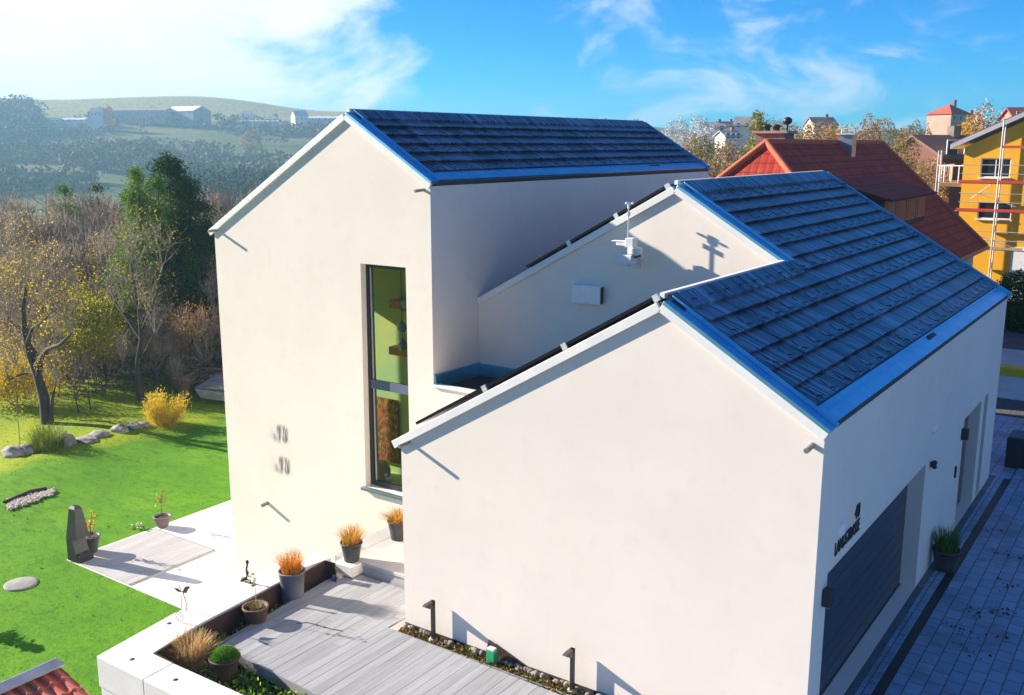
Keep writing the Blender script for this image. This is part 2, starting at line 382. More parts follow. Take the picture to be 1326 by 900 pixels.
# --- walls
mb = MB()
win = [(-4.42, .78), (-2.97, .78), (-2.97, 6.27), (-4.36, 6.27)]
wall_panel(mb, [(XL, G_), (0, G_), (0, 3.62), (XT, 3.62), (XT, HB), (XR, HR), (XL, HA)], [win], lambda a, z, d: (a, YT+d, z), .24)
wall_panel(mb, [(YT, G_), (LT, G_), (LT, HA), (YT, HA)], [[(YT+.32, .62), (YT+1.5, .62), (YT+1.5, 6.5), (YT+.32, 6.5)]], lambda y, z, d: (XL+d, y, z), .2)  # unseen side opening added to let sun into the room
mb.add([(XT,YT,3.3),(XT,LT,3.3),(XT,LT,HB),(XT,YT,HB)], [(0,1,2,3)])
mb.add([(XL,LT,G_),(XT,LT,G_),(XT,LT,HB),(XR,LT,HR),(XL,LT,HA)], [(0,1,2,3,4)])
mb.build('wall', PLAS, house)
mb = MB()
mb.add([(0,0,-.4),(W_,0,-.4),(W_,0,H2),(RX1,0,RZ1),(0,0,H1)], [(0,1,2,3,4)])
mb.add([(0,0,-.4),(0,YM,-.4),(0,YM,H1),(0,0,H1)], [(0,1,2,3)])
mb.build('wall', PLAS, house)
mb = MB()
mb.add([(XT,YM,3.3),(W_,YM,3.3),(W_,YM,H2),(RX2,YM,RZ2),(XT,YM,H3)], [(0,1,2,3,4)])
gar = [(.59, DZ), (6.75, DZ), (6.75, 2.84), (.59, 2.84)]; dor = [(10.5, DZ), (12.57, DZ), (12.57, 2.86), (10.5, 2.86)]; slit = [(13.02, .25), (13.52, .25), (13.52, 2.86), (13.02, 2.86)]
wall_panel(mb, [(0, -.4), (L_, -.4), (L_, H2), (0, H2)], [gar, dor, slit], lambda y, z, d: (W_-d, y, z), .34)
mb.add([(XT,L_,-.4),(W_,L_,-.4),(W_,L_,H2),(RX2,L_,RZ2),(XT,L_,H3)], [(0,1,2,3,4)])
mb.build('wall', PLAS, house)
# floor slabs that close the blocks
MB().box(XL+.3, XT-.3, YT+.5, LT-.3, G_, G_+.1).build('floor', CONC, house)
# --- flat roof of the recess
fr = MB().box(XT+.01, .0, YT+.02, YM-.01, 3.3, 3.56).build('flat_roof', mat('roof_membrane', (.012, .012, .014), (.02, .02, .022), 2, .8), house)
MB().box(XT+.003, XT+.05, YT+.03, YM-.003, 3.56, 3.88).box(XT+.05, 1.2, YM-.05, YM-.003, 3.56, 3.86).build('flashing', FLASH, house)
MB().box(XT-.03, .02, YT-.06, YT+.16, 3.62, 3.665).build('coping', WHITE_TRIM, house, bevel=.008)
# --- sloping roofs.  plane P(x) = z on a slope; tile rows are laid from the ridge cap down to the gutter
def slope_pt(xe, ze, k, d):        # a right-hand slope falling towards +x: d = horizontal distance up from eave
    return xe-d, ze+k*d
K = (RZ1-H2)/(W_-RX1)
hooks = []
def tile_field(xe, ze, k, up, y0f, y1f, rows, tw, name='roof_tiles', th=.03, d0=.29):
    """rows of flat tiles between d0 (above the gutter) and up (below the ridge); y0f(d) gives the verge limits."""
    mb = MB(); dr = (up-d0)/rows; nrm = Vector((k, 0, 1)).normalized()
    for i in range(rows):
        da = d0+i*dr; db = da+dr*1.06
        y0 = y0f(da+dr*.3); n = max(1, int((y1f-y0)/tw)); off = (i % 2)*tw*.5
        j = -1
        while True:
            a = y0+off+j*tw; bq = a+tw-.006; j += 1
            if a >= y1f: break
            a2, b2 = max(a, y0), min(bq, y1f)
            if b2-a2 < .04: continue
            lift = .088+rng.uniform(-.006, .006); sk = rng.uniform(-.004, .004)
            xa, za = slope_pt(xe, ze, k, da-rng.uniform(0, .008)); xb, zb = slope_pt(xe, ze, k, db)
            p = [Vector((xa, a2, za))+nrm*(lift+sk), Vector((xa, b2, za))+nrm*(lift-sk), Vector((xb, b2, zb))+nrm*.012, Vector((xb, a2, zb))+nrm*.012]
            mb.hexa([q-nrm*th for q in p]+p)
            if i % 2 == (0 if rows > 8 else 0) and a2 == a and b2 == bq and j % 2 == 0:
                xm, zm = slope_pt(xe, ze, k, da+dr*.33); hooks.append((Vector((xm, (a2+b2)/2, zm))+nrm*.05, k))
    return mb.build(name, TILE, house)
def vy(d): return -.0+.13 if W_-d > RX1+.02 else YM+.13
up_front = W_-RX1-.22; up_all = W_-RX2-.26
# the lower rows reach the front verge, the upper ones stop at the set-back gable
tile_field(W_, H2+.10, K, up_all, lambda d: .175 if d < up_front+.1 else YM+.175, L_-.12, 13, .31)
KT = (HR-HB)/(XT-XR)
tile_field(XT, HB+.10, KT, XT-XR-.22, lambda d: YT+.175, LT-.12, 6, .31)
# roof decks (boarding below the tiles), also the left-hand slopes
def deck(pts, th=.1): return MB().slab(pts, th)
SOF = mat('roof_deck', (.05, .05, .055), (.06, .06, .065), 3, .7)
def zr(x): return H2+K*(W_-x)
deck([(W_+.04,YM+.02,zr(W_+.04)+.10),(W_+.04,L_-.01,zr(W_+.04)+.10),(RX2,L_-.01,RZ2+.10),(RX2,YM+.02,RZ2+.10),][0:4], .09).build('roof_deck', SOF, house)
deck([(W_+.04,.02,zr(W_+.04)+.102),(W_+.04,YM+.05,zr(W_+.04)+.102),(RX1,YM+.05,RZ1+.102),(RX1,.02,RZ1+.102)], .09).build('roof_deck', SOF, house)
KL = (RZ1-H1)/RX1; KM = (RZ2-H3)/(RX2-XT); KA = (HR-HA)/(XR-XL)
deck([(-.1,.0,H1-.1*KL+.1),(RX1,0,RZ1+.1),(RX1,YM-.02,RZ1+.1),(-.1,YM-.02,H1-.1*KL+.1)]).build('roof_deck', SOF, house)
deck([(XT+.01,YM+.02,H3+.1),(RX2,YM+.02,RZ2+.1),(RX2,L_-.02,RZ2+.1),(XT+.01,L_-.02,H3+.1)]).build('roof_deck', SOF, house)
deck([(XL-.1,YT,HA-.1*KA+.1),(XR,YT,HR+.1),(XR,LT,HR+.1),(XL-.1,LT,HA-.1*KA+.1)]).build('roof_deck', SOF, house)
deck([(XT+.04,YT+.02,HB-.04*KT+.102),(XT+.04,LT-.01,HB-.04*KT+.102),(XR,LT-.01,HR+.102),(XR,YT+.02,HR+.102)], .09).build('roof_deck', SOF, house)
# verge trims: white fascia on the face, blue-grey flashing strip on top
def verge(xa, za, xb, zb, y, side=-1, top=True, h=.13, out=.06, wtop=.185):
    a, b = Vector((xa, y, za)), Vector((xb, y, zb)); n = Vector((-(zb-za), 0, xb-xa)).normalized()
    if n.z < 0: n = -n
    o = Vector((0, side*out, 0))
    f = MB(); lo, hi = -.045, (h if top else .145)-.045
    f.hexa([a+n*lo+o, b+n*lo+o, b+n*lo+o*.02, a+n*lo+o*.02, a+n*hi+o, b+n*hi+o, b+n*hi+o*.02, a+n*hi+o*.02])
    f.build('fascia', WHITE_TRIM, house, bevel=.006)
    if top:
        t = MB(); e0 = Vector((0, side*(out+.012), 0)); e1 = Vector((0, -side*wtop, 0)); q = .0855
        t.hexa([a+n*(q)+e0, b+n*(q)+e0, b+n*(q)+e1, a+n*(q)+e1, a+n*(q+.06)+e0, b+n*(q+.06)+e0, b+n*(q+.06)+e1, a+n*(q+.06)+e1])
        e2 = e1*.86; t.hexa([a+n*(q+.061)+e2, b+n*(q+.061)+e2, b+n*(q+.061)+e1, a+n*(q+.061)+e1, a+n*(q+.125)+e2, b+n*(q+.125)+e2, b+n*(q+.125)+e1, a+n*(q+.125)+e1])
        t.build('flashing', FLASH, house, bevel=.005)
verge(-.14, H1-.14*KL, RX1, RZ1, 0, top=False)
verge(RX1, RZ1, W_+.025, H2-.025*K, 0)
verge(XT+.02, H3+.02*KM, RX2, RZ2, YM, top=False)
verge(RX2, RZ2, RX1+.02, RZ1-.0, YM)
verge(XL-.14, HA-.14*KA, XR, HR, YT, top=False)
verge(XR, HR, XT+.025, HB-.025*KT, YT)
verge(RX2, RZ2, W_+.025, H2-.025*K, L_, side=1)
verge(XR, HR, XT+.025, HB-.025*KT, LT, side=1)
# eave: broad metal strip with a sunk gutter behind it
def eave(xe, ze, k, y0, y1, box=None):
    g = MB(); nrm = Vector((k, 0, 1)).normalized()
    def P(d, y, h): return Vector((xe-d, y, ze+k*d+.1))+nrm*h
    g.hexa([P(-.015,y0,-.11), P(-.015,y1,-.11), P(.15,y1,-.11), P(.15,y0,-.11), P(-.015,y0,.055), P(-.015,y1,.055), P(.15,y1,.055), P(.15,y0,.055)])
    g.hexa([P(.15,y0,-.11), P(.15,y1,-.11), P(.34,y1,-.11), P(.34,y0,-.11), P(.15,y0,.006), P(.15,y1,.006), P(.34,y1,.006), P(.34,y0,.006)])
    g.hexa([P(.235,y0,.006), P(.235,y1,.006), P(.265,y1,.006), P(.265,y0,.006), P(.235,y0,.05), P(.235,y1,.05), P(.265,y1,.05), P(.265,y0,.05)])
    o = g.build('gutter', FLASH, house, bevel=.004)
    w = MB().hexa([P(-.012,y0,-.15), P(-.012,y1,-.15), P(.05,y1,-.15), P(.05,y0,-.15), P(-.012,y0,-.112), P(-.012,y1,-.112), P(.05,y1,-.112), P(.05,y0,-.112)])
    w.build('fascia', WHITE_TRIM, house)
    if box:
        MB().hexa([P(.16,box,.008), P(.16,box+.5,.008), P(.228,box+.5,.008), P(.228,box,.008), P(.16,box,.03), P(.16,box+.5,.03), P(.228,box+.5,.03), P(.228,box,.03)]).build('gutter_outlet', SOF, house)
eave(W_, H2, K, -.045, L_+.045, 6.9)
eave(XT, HB, KT, YT-.045, LT+.045, 14.5)
# ridge caps
def ridge(xr, zr_, k, y0, y1, n):
    rb = MB(); nrm = Vector((k, 0, 1)).normalized(); st = (y1-y0)/n
    for i in range(n):
        a = y0+i*st; b2 = a+st-.012; e = rng.uniform(-.004, .004)
        def P(d, y, h): return Vector((xr+d, y, zr_+.1-k*d))+nrm*h
        rb.hexa([P(-.02,a,.02), P(-.02,b2,.02), P(.29,b2,.02), P(.29,a,.02), P(-.02,a,.095+e), P(-.02,b2,.095-e), P(.29,b2,.085-e), P(.29,a,.085+e)])
    rb.build('ridge_tiles', TILE, house, bevel=.006)
    MB().box(xr-.10, xr-.02, y0, y1, zr_+.12, zr_+.205).build('ridge_trim', WHITE_TRIM, house)
ridge(RX1, RZ1, K, .14, YM+.12, 14); ridge(RX2, RZ2, K, YM+.14, L_-.1, 26); ridge(XR, HR, KT, YT+.14, LT-.1, 40)
# wire snow hooks on every other row: the nearest hundred are parts of their own
hk = MB()
def hook_into(mb, k, s=1.0):
    t = Vector((1, 0, -k)).normalized(); n = Vector((k, 0, 1)).normalized(); yv = Vector((0, 1, 0))
    def P(a, b_, c_): return t*a+n*b_+yv*c_
    mb.tube([P(-.16, .01, 0), P(.02, .012, 0), P(.10, .012, -.055), P(.10, .085, -.055), P(.02, .016, 0)], .0055, 4)
    mb.tube([P(.02, .012, 0), P(.10, .012, .055), P(.10, .085, .055), P(.02, .016, 0)], .0055, 4)
HOOKM = mat('black_wire', (.012, .012, .013), (.02, .02, .02), 5, .5, .4)
hooks.sort(key=lambda h: (h[0]-CAM).length)
proto = {}
for p, k in hooks[:96]:
    if k not in proto:
        mb = MB(); hook_into(mb, k); o = mb.build('snow_hook', HOOKM, house); proto[k] = o
    else: o = proto[k].copy(); C.objects.link(o)
    o.location = p
rest = MB()
for p, k in hooks[96:]:
    t = MB(); hook_into(t, k); rest.add([Vector(v)+p for v in t.v], t.f)
rest.build('snow_hooks', HOOKM, house, kind='stuff')
# solar panels along the left-hand slopes, seen edge on above the verge, each with pale end clamps
PVM = mat('solar_glass', (.008, .010, .016), (.012, .014, .022), 2, .12, .0, spec=.6); CLAMP = mat('bare_aluminium', (.75, .75, .75), (.65, .65, .65), 3, .4, .6)
def panels(xa, za, xb, zb, y0, ny_, n, lift=.14):
    a, b = Vector((xa, 0, za)), Vector((xb, 0, zb)); d = (b-a)/n; nrm = Vector((-(b-a).z, 0, (b-a).x)).normalized(); t = d.normalized()
    for i in range(n):
        for j in range(ny_):
            p0 = a+d*i+t*.02+nrm*lift; p1 = a+d*(i+1)-t*.02+nrm*lift; ya = y0+j*1.05; yb = ya+1.02
            q = [Vector((p0.x, ya, p0.z)), Vector((p1.x, ya, p1.z)), Vector((p1.x, yb, p1.z)), Vector((p0.x, yb, p0.z))]
            o = MB().slab(q, .055, nrm).build('solar_panel', PVM, house)
            if j == 0:
                c0 = p1+t*.0; MB().hexa([c0+Vector((0, ya-.03, 0))-nrm*.10-t*.05, c0+Vector((0, ya-.03, 0))-nrm*.10+t*.05, c0+Vector((0, ya+.02, 0))-nrm*.10+t*.05, c0+Vector((0, ya+.02, 0))-nrm*.10-t*.05,
                    c0+Vector((0, ya-.03, 0))+nrm*.012-t*.05, c0+Vector((0, ya-.03, 0))+nrm*.012+t*.05, c0+Vector((0, ya+.02, 0))+nrm*.012+t*.05, c0+Vector((0, ya+.02, 0))+nrm*.012-t*.05]).build('clamp', CLAMP, o)
panels(.35, H1+.35*KL+.1, RX1-.05, RZ1-.05*KL+.1, .06, 5, 3, .13)
panels(XT+1.35, H3+1.35*KM+.1, RX2-.15, RZ2-.15*KM+.1, YM+.06, 4, 3, .13)
# --- tall window in the gable
wf = MB(); fy0, fy1 = YT+.17, YT+.25
for (a, b2, c_, d_) in ((-4.405, -4.30, .80, 6.26), (-3.06, -2.975, .80, 6.26), (-4.30, -3.06, 6.17, 6.26), (-4.30, -3.06, .80, .92)): wf.box(a, b2, fy0, fy1, c_, d_)
wn = wf.build('window', DARKMET, house, bevel=.006)
MB().box(-4.30, -3.06, fy0+.003, fy1, 3.24, 3.46).build('transom', mat('blue_grey_panel', (.10, .13, .19), (.11, .14, .20), 3, .4), wn)
MB().box(-4.27, -4.22, fy0+.03, fy1+.02, .92, 6.17).build('inner_frame', mat('beige_frame', (.55, .50, .42), (.5, .46, .38), 3, .5), wn)
m, nt, b = nodes('window_glass')
tr = nt.nodes.new('ShaderNodeBsdfTransparent'); tr.inputs[0].default_value = (.80, .90, .82, 1); gl = nt.nodes.new('ShaderNodeBsdfGlossy'); gl.inputs['Roughness'].default_value = .02
fz = N(nt, 'ShaderNodeFresnel', IOR=1.45); mx = N(nt, 'ShaderNodeMixShader'); nt.links.new(fz.outputs[0], mx.inputs[0]); nt.links.new(tr.outputs[0], mx.inputs[1]); nt.links.new(gl.outputs[0], mx.inputs[2]); nt.links.new(mx.outputs[0], nt.nodes['Material Output'].inputs[0])
GLASS = m
MB().add([(-4.30, fy0+.035, .92), (-3.06, fy0+.035, .92), (-3.06, fy0+.035, 6.17), (-4.30, fy0+.035, 6.17)], [(0, 1, 2, 3)]).build('pane', GLASS, wn)
MB().box(-4.50, -2.93, YT-.10, YT+.17, .70, .775).build('sill', metal('sill_metal', (.30, .38, .46), (.26, .33, .41), .4), wn, bevel=.006)
# the room behind it
rm = MB(); ra, rb_, rc, rd = XL+.21, -2.55, YT+.26, YT+1.55
rm.add([(ra,rd,.6),(rb_,rd,.6),(rb_,rd,6.6),(ra,rd,6.6)], [(0,1,2,3)]); rm.add([(rb_,rc,.6),(rb_,rd,.6),(rb_,rd,6.6),(rb_,rc,6.6)], [(0,1,2,3)])
rm.add([(ra,rc,.6),(rb_,rc,.6),(rb_,rd,.6),(ra,rd,.6)], [(0,1,2,3)]); rm.add([(ra,rc,6.6),(rb_,rc,6.6),(rb_,rd,6.6),(ra,rd,6.6)], [(0,1,2,3)])
rm.build('room', mat('green_room_paint', (.34, .54, .26), (.54, .56, .14), .9, .7), house)
# --- garage door, front door, slit window
gd = MB(); x = W_-.30
for i in range(5):
    z0 = DZ+.03+i*.525; gd.box(x-.05, x, .60, 6.74, z0, z0+.519)
    gd.box(x, x+.006, .62, 6.72, z0+.24, z0+.262)
gdo = gd.build('garage_door', mat('garage_door_paint', (.045, .055, .075), (.05, .06, .08), 2, .38), house, bevel=.004)
MB().box(x-.02, x+.02, .60, 6.74, DZ, DZ+.03).build('seal', SOF, gdo)
dr = MB().box(W_-.31, W_-.26, 10.5, 12.57, DZ, 2.86).build('front_door', mat('door_paint', (.05, .055, .065), (.06, .065, .075), 2, .4), house)
MB().box(W_-.26, W_-.245, 10.62, 11.62, DZ+.06, 2.76).build('door_leaf', mat('door_leaf_paint', (.085, .09, .10), (.09, .095, .105), 2, .4), dr, bevel=.004)
MB().tube([(W_-.20, 11.5, .7), (W_-.20, 11.5, 2.2)], .018, 8).build('handle', CLAMP, dr)
MB().box(W_-.25, W_-.24, 11.78, 12.48, DZ+.1, 2.74).build('side_light', mat('dark_glass', (.02, .025, .03), (.02, .025, .03), 2, .05), dr)
MB().box(W_-.33, W_-.30, 13.02, 13.52, .25, 2.86).build('window', MATS['dark_glass'], house)
# --- lettering above the garage door
INK = mat('black_lettering', (.012, .012, .016), (.015, .015, .02), 5, .5)
def letters(txt, y, z, size, sx=1.0):
    cu = bpy.data.curves.new('lettering', 'FONT'); cu.body = txt; cu.size = size; cu.extrude = .008; cu.space_character = 1.0
    o = bpy.data.objects.new('tmp', cu); C.objects.link(o); bpy.context.view_layer.update()
    me = bpy.data.meshes.new_from_object(o.evaluated_get(bpy.context.evaluated_depsgraph_get())); bpy.data.objects.remove(o)
    me.materials.clear(); me.materials.append(INK)
    q = bpy.data.objects.new('lettering', me); C.objects.link(q); q.parent = house
    q.location = (W_+.010, y, z); q.rotation_euler = (R(90), 0, R(90)); q.scale = (sx, 1, 1)
letters('LANDSTRASSE', .84, 3.02, .30, .66); letters('40', 1.80, 3.27, .34, .8)
# --- blurred dark marks on the tall gable: two rows of soft upright strokes
m, nt, b = nodes('faded_lettering'); b.inputs['Roughness'].default_value = .9
tcx = nt.nodes.new('ShaderNodeTexCoord'); mpx = nt.nodes.new('ShaderNodeMapping'); mpx.inputs['Scale'].default_value = (1, 1, .16); nt.links.new(tcx.outputs['Object'], mpx.inputs[0])
sx_ = nt.nodes.new('ShaderNodeSeparateXYZ'); nt.links.new(tcx.outputs['Object'], sx_.inputs[0])
fx = noisef(nt, mpx.outputs[0], 9.0, 2)
def mm(op, a, b_):
    n = nt.nodes.new('ShaderNodeMath'); n.operation = op
    for i, q in ((0, a), (1, b_)):
        if hasattr(q, 'links'): nt.links.new(q, n.inputs[i])
        else: n.inputs[i].default_value = q
    return n.outputs[0]
az = mm('ABSOLUTE', sx_.outputs[2], 0); soft = ramp(nt, az, .30, .13); softx = ramp(nt, sx_.outputs[0], -.35, .40); endx = ramp(nt, sx_.outputs[0], .56, .46)
al = mm('MULTIPLY', mm('MULTIPLY', mm('MULTIPLY', soft, softx), endx), ramp(nt, fx, .42, .60))
b.inputs['Base Color'].default_value = (.16, .14, .17, 1); nt.links.new(mm('MULTIPLY', al, .85), b.inputs['Alpha'])
for x, z in ((-7.62, 1.60), (-7.60, .74)):
    MB().add([(-.58,0,-.32),(.58,0,-.32),(.58,0,.32),(-.58,0,.32)], [(0,1,2,3)]).build('lettering', m, house, loc=(x, YT-.004, z))
# --- rain spouts that stick out of the walls below the eaves
SPM = mat('grey_spout', (.30, .29, .28), (.24, .23, .22), 6, .5, .5)
def spout(x, y, z, l=.24, r=.035):
    MB().tube([(x, y+.02, z), (x, y-l, z-.02)], r, 10).build('spout', SPM, house)
spout(.20, 0, 3.66, .28); spout(W_-.16, 0, 4.93, .26, .04); spout(XL+.12, YT, 6.80, .28); spout(XT-.18, YT, 8.02, .30)
spout(-8.05, YT, -.44, .2, .05)
# plinth of the garage wall
MB().box(.0, W_-.002, -.012, 0, -.3, .03).build('plinth', mat('bitumen', (.03, .026, .024), (.05, .04, .035), 6, .8), house)
# ------------------------------------------------------------------ things fixed to the house
WP = mat('white_plastic', (.80, .80, .79), (.74, .75, .75), 4, .45); WG = mat('pale_grey_plastic', (.62, .64, .65), (.58, .60, .62), 4, .5)
ws = thing('weather_station', 'white weather station on a thin mast fixed to the set-back gable', 'weather station', (on(813, 320, 1, YM-.42).x, YM, on(813, 342, 1, YM-.42).z)); ws.scale = (.86, 1, .76)
MB().tube([(0, -.42, -.02), (0, -.42, 1.55)], .014, 8).build('mast', CLAMP, ws)
MB().box(-.03, .03, -.46, 0, -.06, -.02).box(-.09, .09, -.03, -.001, -.18, .10).build('bracket', WG, ws, bevel=.006)
MB().box(-.40, -.06, -.50, -.34, .60, .63).box(-.28, .0, -.49, -.35, .50, .60).build('solar_tray', WP, ws, bevel=.01)
MB().box(-.02, .20, -.52, -.32, .46, .72).build('sensor_housing', WG, ws, bevel=.015)
sb = MB()
for i in range(5): sb.lathe([(0, 0), (.15, .01), (.17, .035), (.0, .045)], (.20, -.42, .28+i*.035), 18)
sb.build('radiation_shield', WP, ws)
MB().box(-.22, .18, -.53, -.31, .0, .26).build('rain_gauge', WG, ws, bevel=.03)
MB().tube([(.20, -.42, .20), (.38, -.5, .26)], .03, 8).build('camera_arm', DARKMET, ws)
an = MB().tube([(0, -.42, 1.50), (0, -.42, 1.66)], .03, 10).build('anemometer', WP, ws)
for i in range(3):
    a = i*2.094+.3; MB().tube([(0, -.42, 1.64), (.08*math.cos(a), -.42+.05*math.sin(a), 1.64)], .008, 6).blob((.10*math.cos(a), -.42+.06*math.sin(a), 1.64), .035, .035, .035, rng, 1, 0).build('cup', WP, an)
MB().box(-.015, .015, -.48, -.37, 1.30, 1.42).build('wind_vane', WP, ws)
vb = thing('wall_box', 'flat white ventilation box screwed to the shaded set-back gable', 'vent box', (.82, YM, 5.79))
MB().box(-.36, .36, -.16, -.002, -.20, .20).build('cover', WP, vb, bevel=.012); MB().box(.362, .37, -.14, -.02, -.18, .18).build('grille', DARKMET, vb); MB().box(-.02, .10, -.164, -.16, -.165, -.15).build('badge', WG, vb)
wl = thing('wall_lamp', 'dark square wall lamp beside the near edge of the garage door', 'wall lamp', (W_, .45, 2.55))
MB().box(.002, .14, -.08, .08, -.14, .12).build('housing', DARKMET, wl, bevel=.01); MB().box(.02, .12, -.06, .06, -.15, -.141).build('lens', WG, wl)
w2 = copy_tree(wl); w2.location = (W_, 10.32, 2.58); w2['label'] = 'dark square wall lamp just beside the front door opening'
w3 = thing('wall_lamp', 'small brown box lamp on the gable below the flat roof edge', 'wall lamp', (-1.92, YT, 3.02))
MB().box(-.12, .12, -.13, -.002, -.09, .10).build('housing', mat('brown_metal', (.42, .33, .22), (.38, .30, .20), 4, .5), w3, bevel=.01); MB().box(-.09, .09, -.11, -.02, -.1, -.091).build('lens', WG, w3)
ms = thing('motion_sensor', 'small black double motion sensor above the far corner of the garage door', 'sensor', (W_, 7.15, 2.72))
MB().box(.002, .05, -.035, .035, -.05, .05).build('base', DARKMET, ms, bevel=.008); MB().blob((.08, 0, .04), .055, .055, .055, rng, 2, 0).blob((.08, .02, -.05), .05, .05, .05, rng, 2, 0).build('head', DARKMET, ms)
rs = thing('alarm_sounder', 'round white disc on the shaded wall above the motion sensor', 'alarm', (W_, 7.15, 3.45))
MB().lathe([(0, .06), (.07, .055), (.095, .03), (.10, 0)], k=24).build('cover', WP, rs).rotation_euler = (0, R(90), 0)
db = thing('wall_light', 'small round white fitting beside the house lettering', 'wall light', (W_, 1.08, 3.37))
MB().lathe([(0, .07), (.08, .06), (.11, .03), (.115, 0)], k=24).build('cover', WP, db).rotation_euler = (0, R(90), 0)
ic = tag(MB().box(.002, .035, -.05, .05, -.13, .13).build('door_bell', DARKMET, bevel=.006, loc=(W_, 9.9, 1.78)), 'narrow black bell panel on the wall left of the front door', 'door bell')
# ------------------------------------------------------------------ things in the stair window
WOODO = mat('orange_wood', (.62, .30, .05), (.50, .22, .035), 3, .5, stretch=(8, 1, 1))
for (px, py, lab) in ((507, 398, 'upper orange wooden shelf board behind the tall window'), (507, 458, 'lower orange wooden shelf board behind the tall window')):
    q = on(px, py, 1, rd-.30); s = thing('wall_shelf', lab, 'shelf', (q.x, rd-.30, q.z), group='shelves in the stair window')
    MB().box(0, .95, -.1, .295, 0, .20).build('board', WOODO, s, bevel=.006); MB().box(.05, .9, .25, .29, -.1, 0).build('bracket', DARKMET, s)
GL2 = mat('smoke_glass', (.35, .42, .42), (.25, .3, .3), 4, .08, .3)
for (px, py, lab) in ((526, 391, 'topmost glass drop lamp hanging in the tall window'), (520.5, 423, 'middle glass drop lamp hanging in the tall window'), (521.5, 446, 'lowest glass drop lamp hanging in the tall window')):
    q = on(px, py, 1, YT+.62); x, z = q.x, q.z; p = thing('pendant_lamp', lab, 'pendant lamp', (x, YT+.62, z), group='pendant lamps in the stair window')
    MB().lathe([(0, -.14), (.07, -.13), (.115, -.06), (.115, 0), (.07, .08), (.02, .15), (0, .16)], k=16).build('shade', GL2, p); MB().tube([(0, 0, .15), (0, 0, 6.55-z)], .006, 5).build('cord', INK, p)
m, nt, b = nodes('autumn_picture'); b.inputs['Roughness'].default_value = .6
v = coords(nt, (1, 1, .6)); f = noisef(nt, v, 14, 6, .7); f2 = noisef(nt, v, 5, 4)
c = mixc(nt, ramp(nt, f, .4, .62), (.05, .015, .008), (.50, .11, .025)); c = mixc(nt, ramp(nt, f2, .5, .6), c, mixc(nt, ramp(nt, f, .45, .6), (.08, .05, .01), (.5, .22, .03)))
nt.links.new(c, b.inputs['Base Color'])
tag(MB().box(-.55, .55, -.02, .02, -.85, .85).build('wall_picture', m, bevel=.004, loc=(on(498, 555, 1, rd).x, rd-.06, on(498, 555, 1, rd).z)), 'mottled red and orange picture hung in the lower part of the tall window', 'picture')
tag(MB().blob((0, 0, 0), .26, .2, .30, rng, 3, .06).build('cushion', mat('pink_cloth', (.62, .32, .30), (.55, .28, .27), 3, .8), loc=(on(494, 612, 1, YT+.75).x, YT+.75, .92)), 'dusty pink cushion at the foot of the tall window', 'cushion')
fg = thing('dog_figurine', 'small white animal figurine on the tall window ledge', 'figurine', (on(504, 620, 1, YT+.42).x, YT+.42, .80))
MB().blob((0, 0, .12), .10, .05, .06, rng, 2, .05).blob((-.09, 0, .21), .05, .045, .05, rng, 2, .05).tube([(-.06, 0, .12), (-.07, 0, 0)], .02, 6).tube([(.06, 0, .12), (.07, 0, 0)], .02, 6).tube([(.1, 0, .14), (.15, 0, .22)], .012, 6).build('body', WP, fg)
# ------------------------------------------------------------------ upper terrace: planter wall, deck, step, pots
rng = random.Random(21)
BLOCK = mat('white_block', (.76, .74, .70), (.69, .67, .63), 1.4, .85, bmp=.15, bscale=30)
RUST = mat('rust_spot', (.16, .06, .02), (.05, .02, .01), 20, .9)
pw = thing('planter_wall', 'low white block wall with drilled coping round the planting bed', 'planter wall')
def cop(poly, z0=-.28, z1=.30):
    return MB().prism([(x, y, z0) for x, y in poly], (0, 0, z1-z0)).build('coping_stone', BLOCK, pw, bevel=.012)
cop([(-3.22, -4.41), (-1.895, -4.41), (-1.93, -3.79), (-3.31, -3.79)])
cop([(-3.31, -3.782), (-2.50, -3.782), (-2.72, -2.60), (-2.86, -.55), (-2.96, .22), (-2.84, .86), (-3.50, .89), (-3.47, -2.66)])
cop([(-1.885, -4.41), (.6, -4.41), (.6, -3.74), (-1.92, -3.79)])
cop([(.61, -4.41), (3.2, -4.41), (3.2, -3.72), (.61, -3.74)])
MB().prism([(x, y, G_) for x, y in [(-3.20, -4.39), (3.2, -4.39), (3.2, -4.1), (-2.9, -4.1), (-2.9, .8), (-3.48, .87), (-3.45, -2.66)]], (0, 0, -.29-G_)).build('wall', BLOCK, pw, bevel=.01)
LINER = mat('brown_liner', (.045, .02, .018), (.075, .035, .028), 3, .6, bmp=.3)
lm = MB(); lp = [(-1.93, -3.785), (-2.49, -3.775), (-2.70, -2.60), (-2.84, -.55), (-2.93, .22), (-2.80, .60), (-2.55, .66), (-2.40, .52)]
for i in range(len(lp)-1):
    (xa, ya), (xb, yb) = lp[i], lp[i+1]; h = [.30, .31, .27, .30, .22, .36, .34, .30]
    lm.hexa([(xa+.01, ya+.004, -.4), (xb+.01, yb+.004, -.4), (xb+.03, yb+.01, -.4), (xa+.03, ya+.01, -.4), (xa+.01, ya+.004, h[i]), (xb+.01, yb+.004, h[i+1]), (xb+.03, yb+.01, h[i+1]), (xa+.03, ya+.01, h[i])])
lm.build('liner', LINER, pw)
for x, y in ((-2.62, -4.12), (-1.45, -4.1), (-3.20, -2.95), (-3.17, -1.0), (-3.22, .25)):
    MB().lathe([(.045, 0), (.04, .004), (0, .004)], (x, y, .301), 12).build('lifting_hole', RUST, pw)
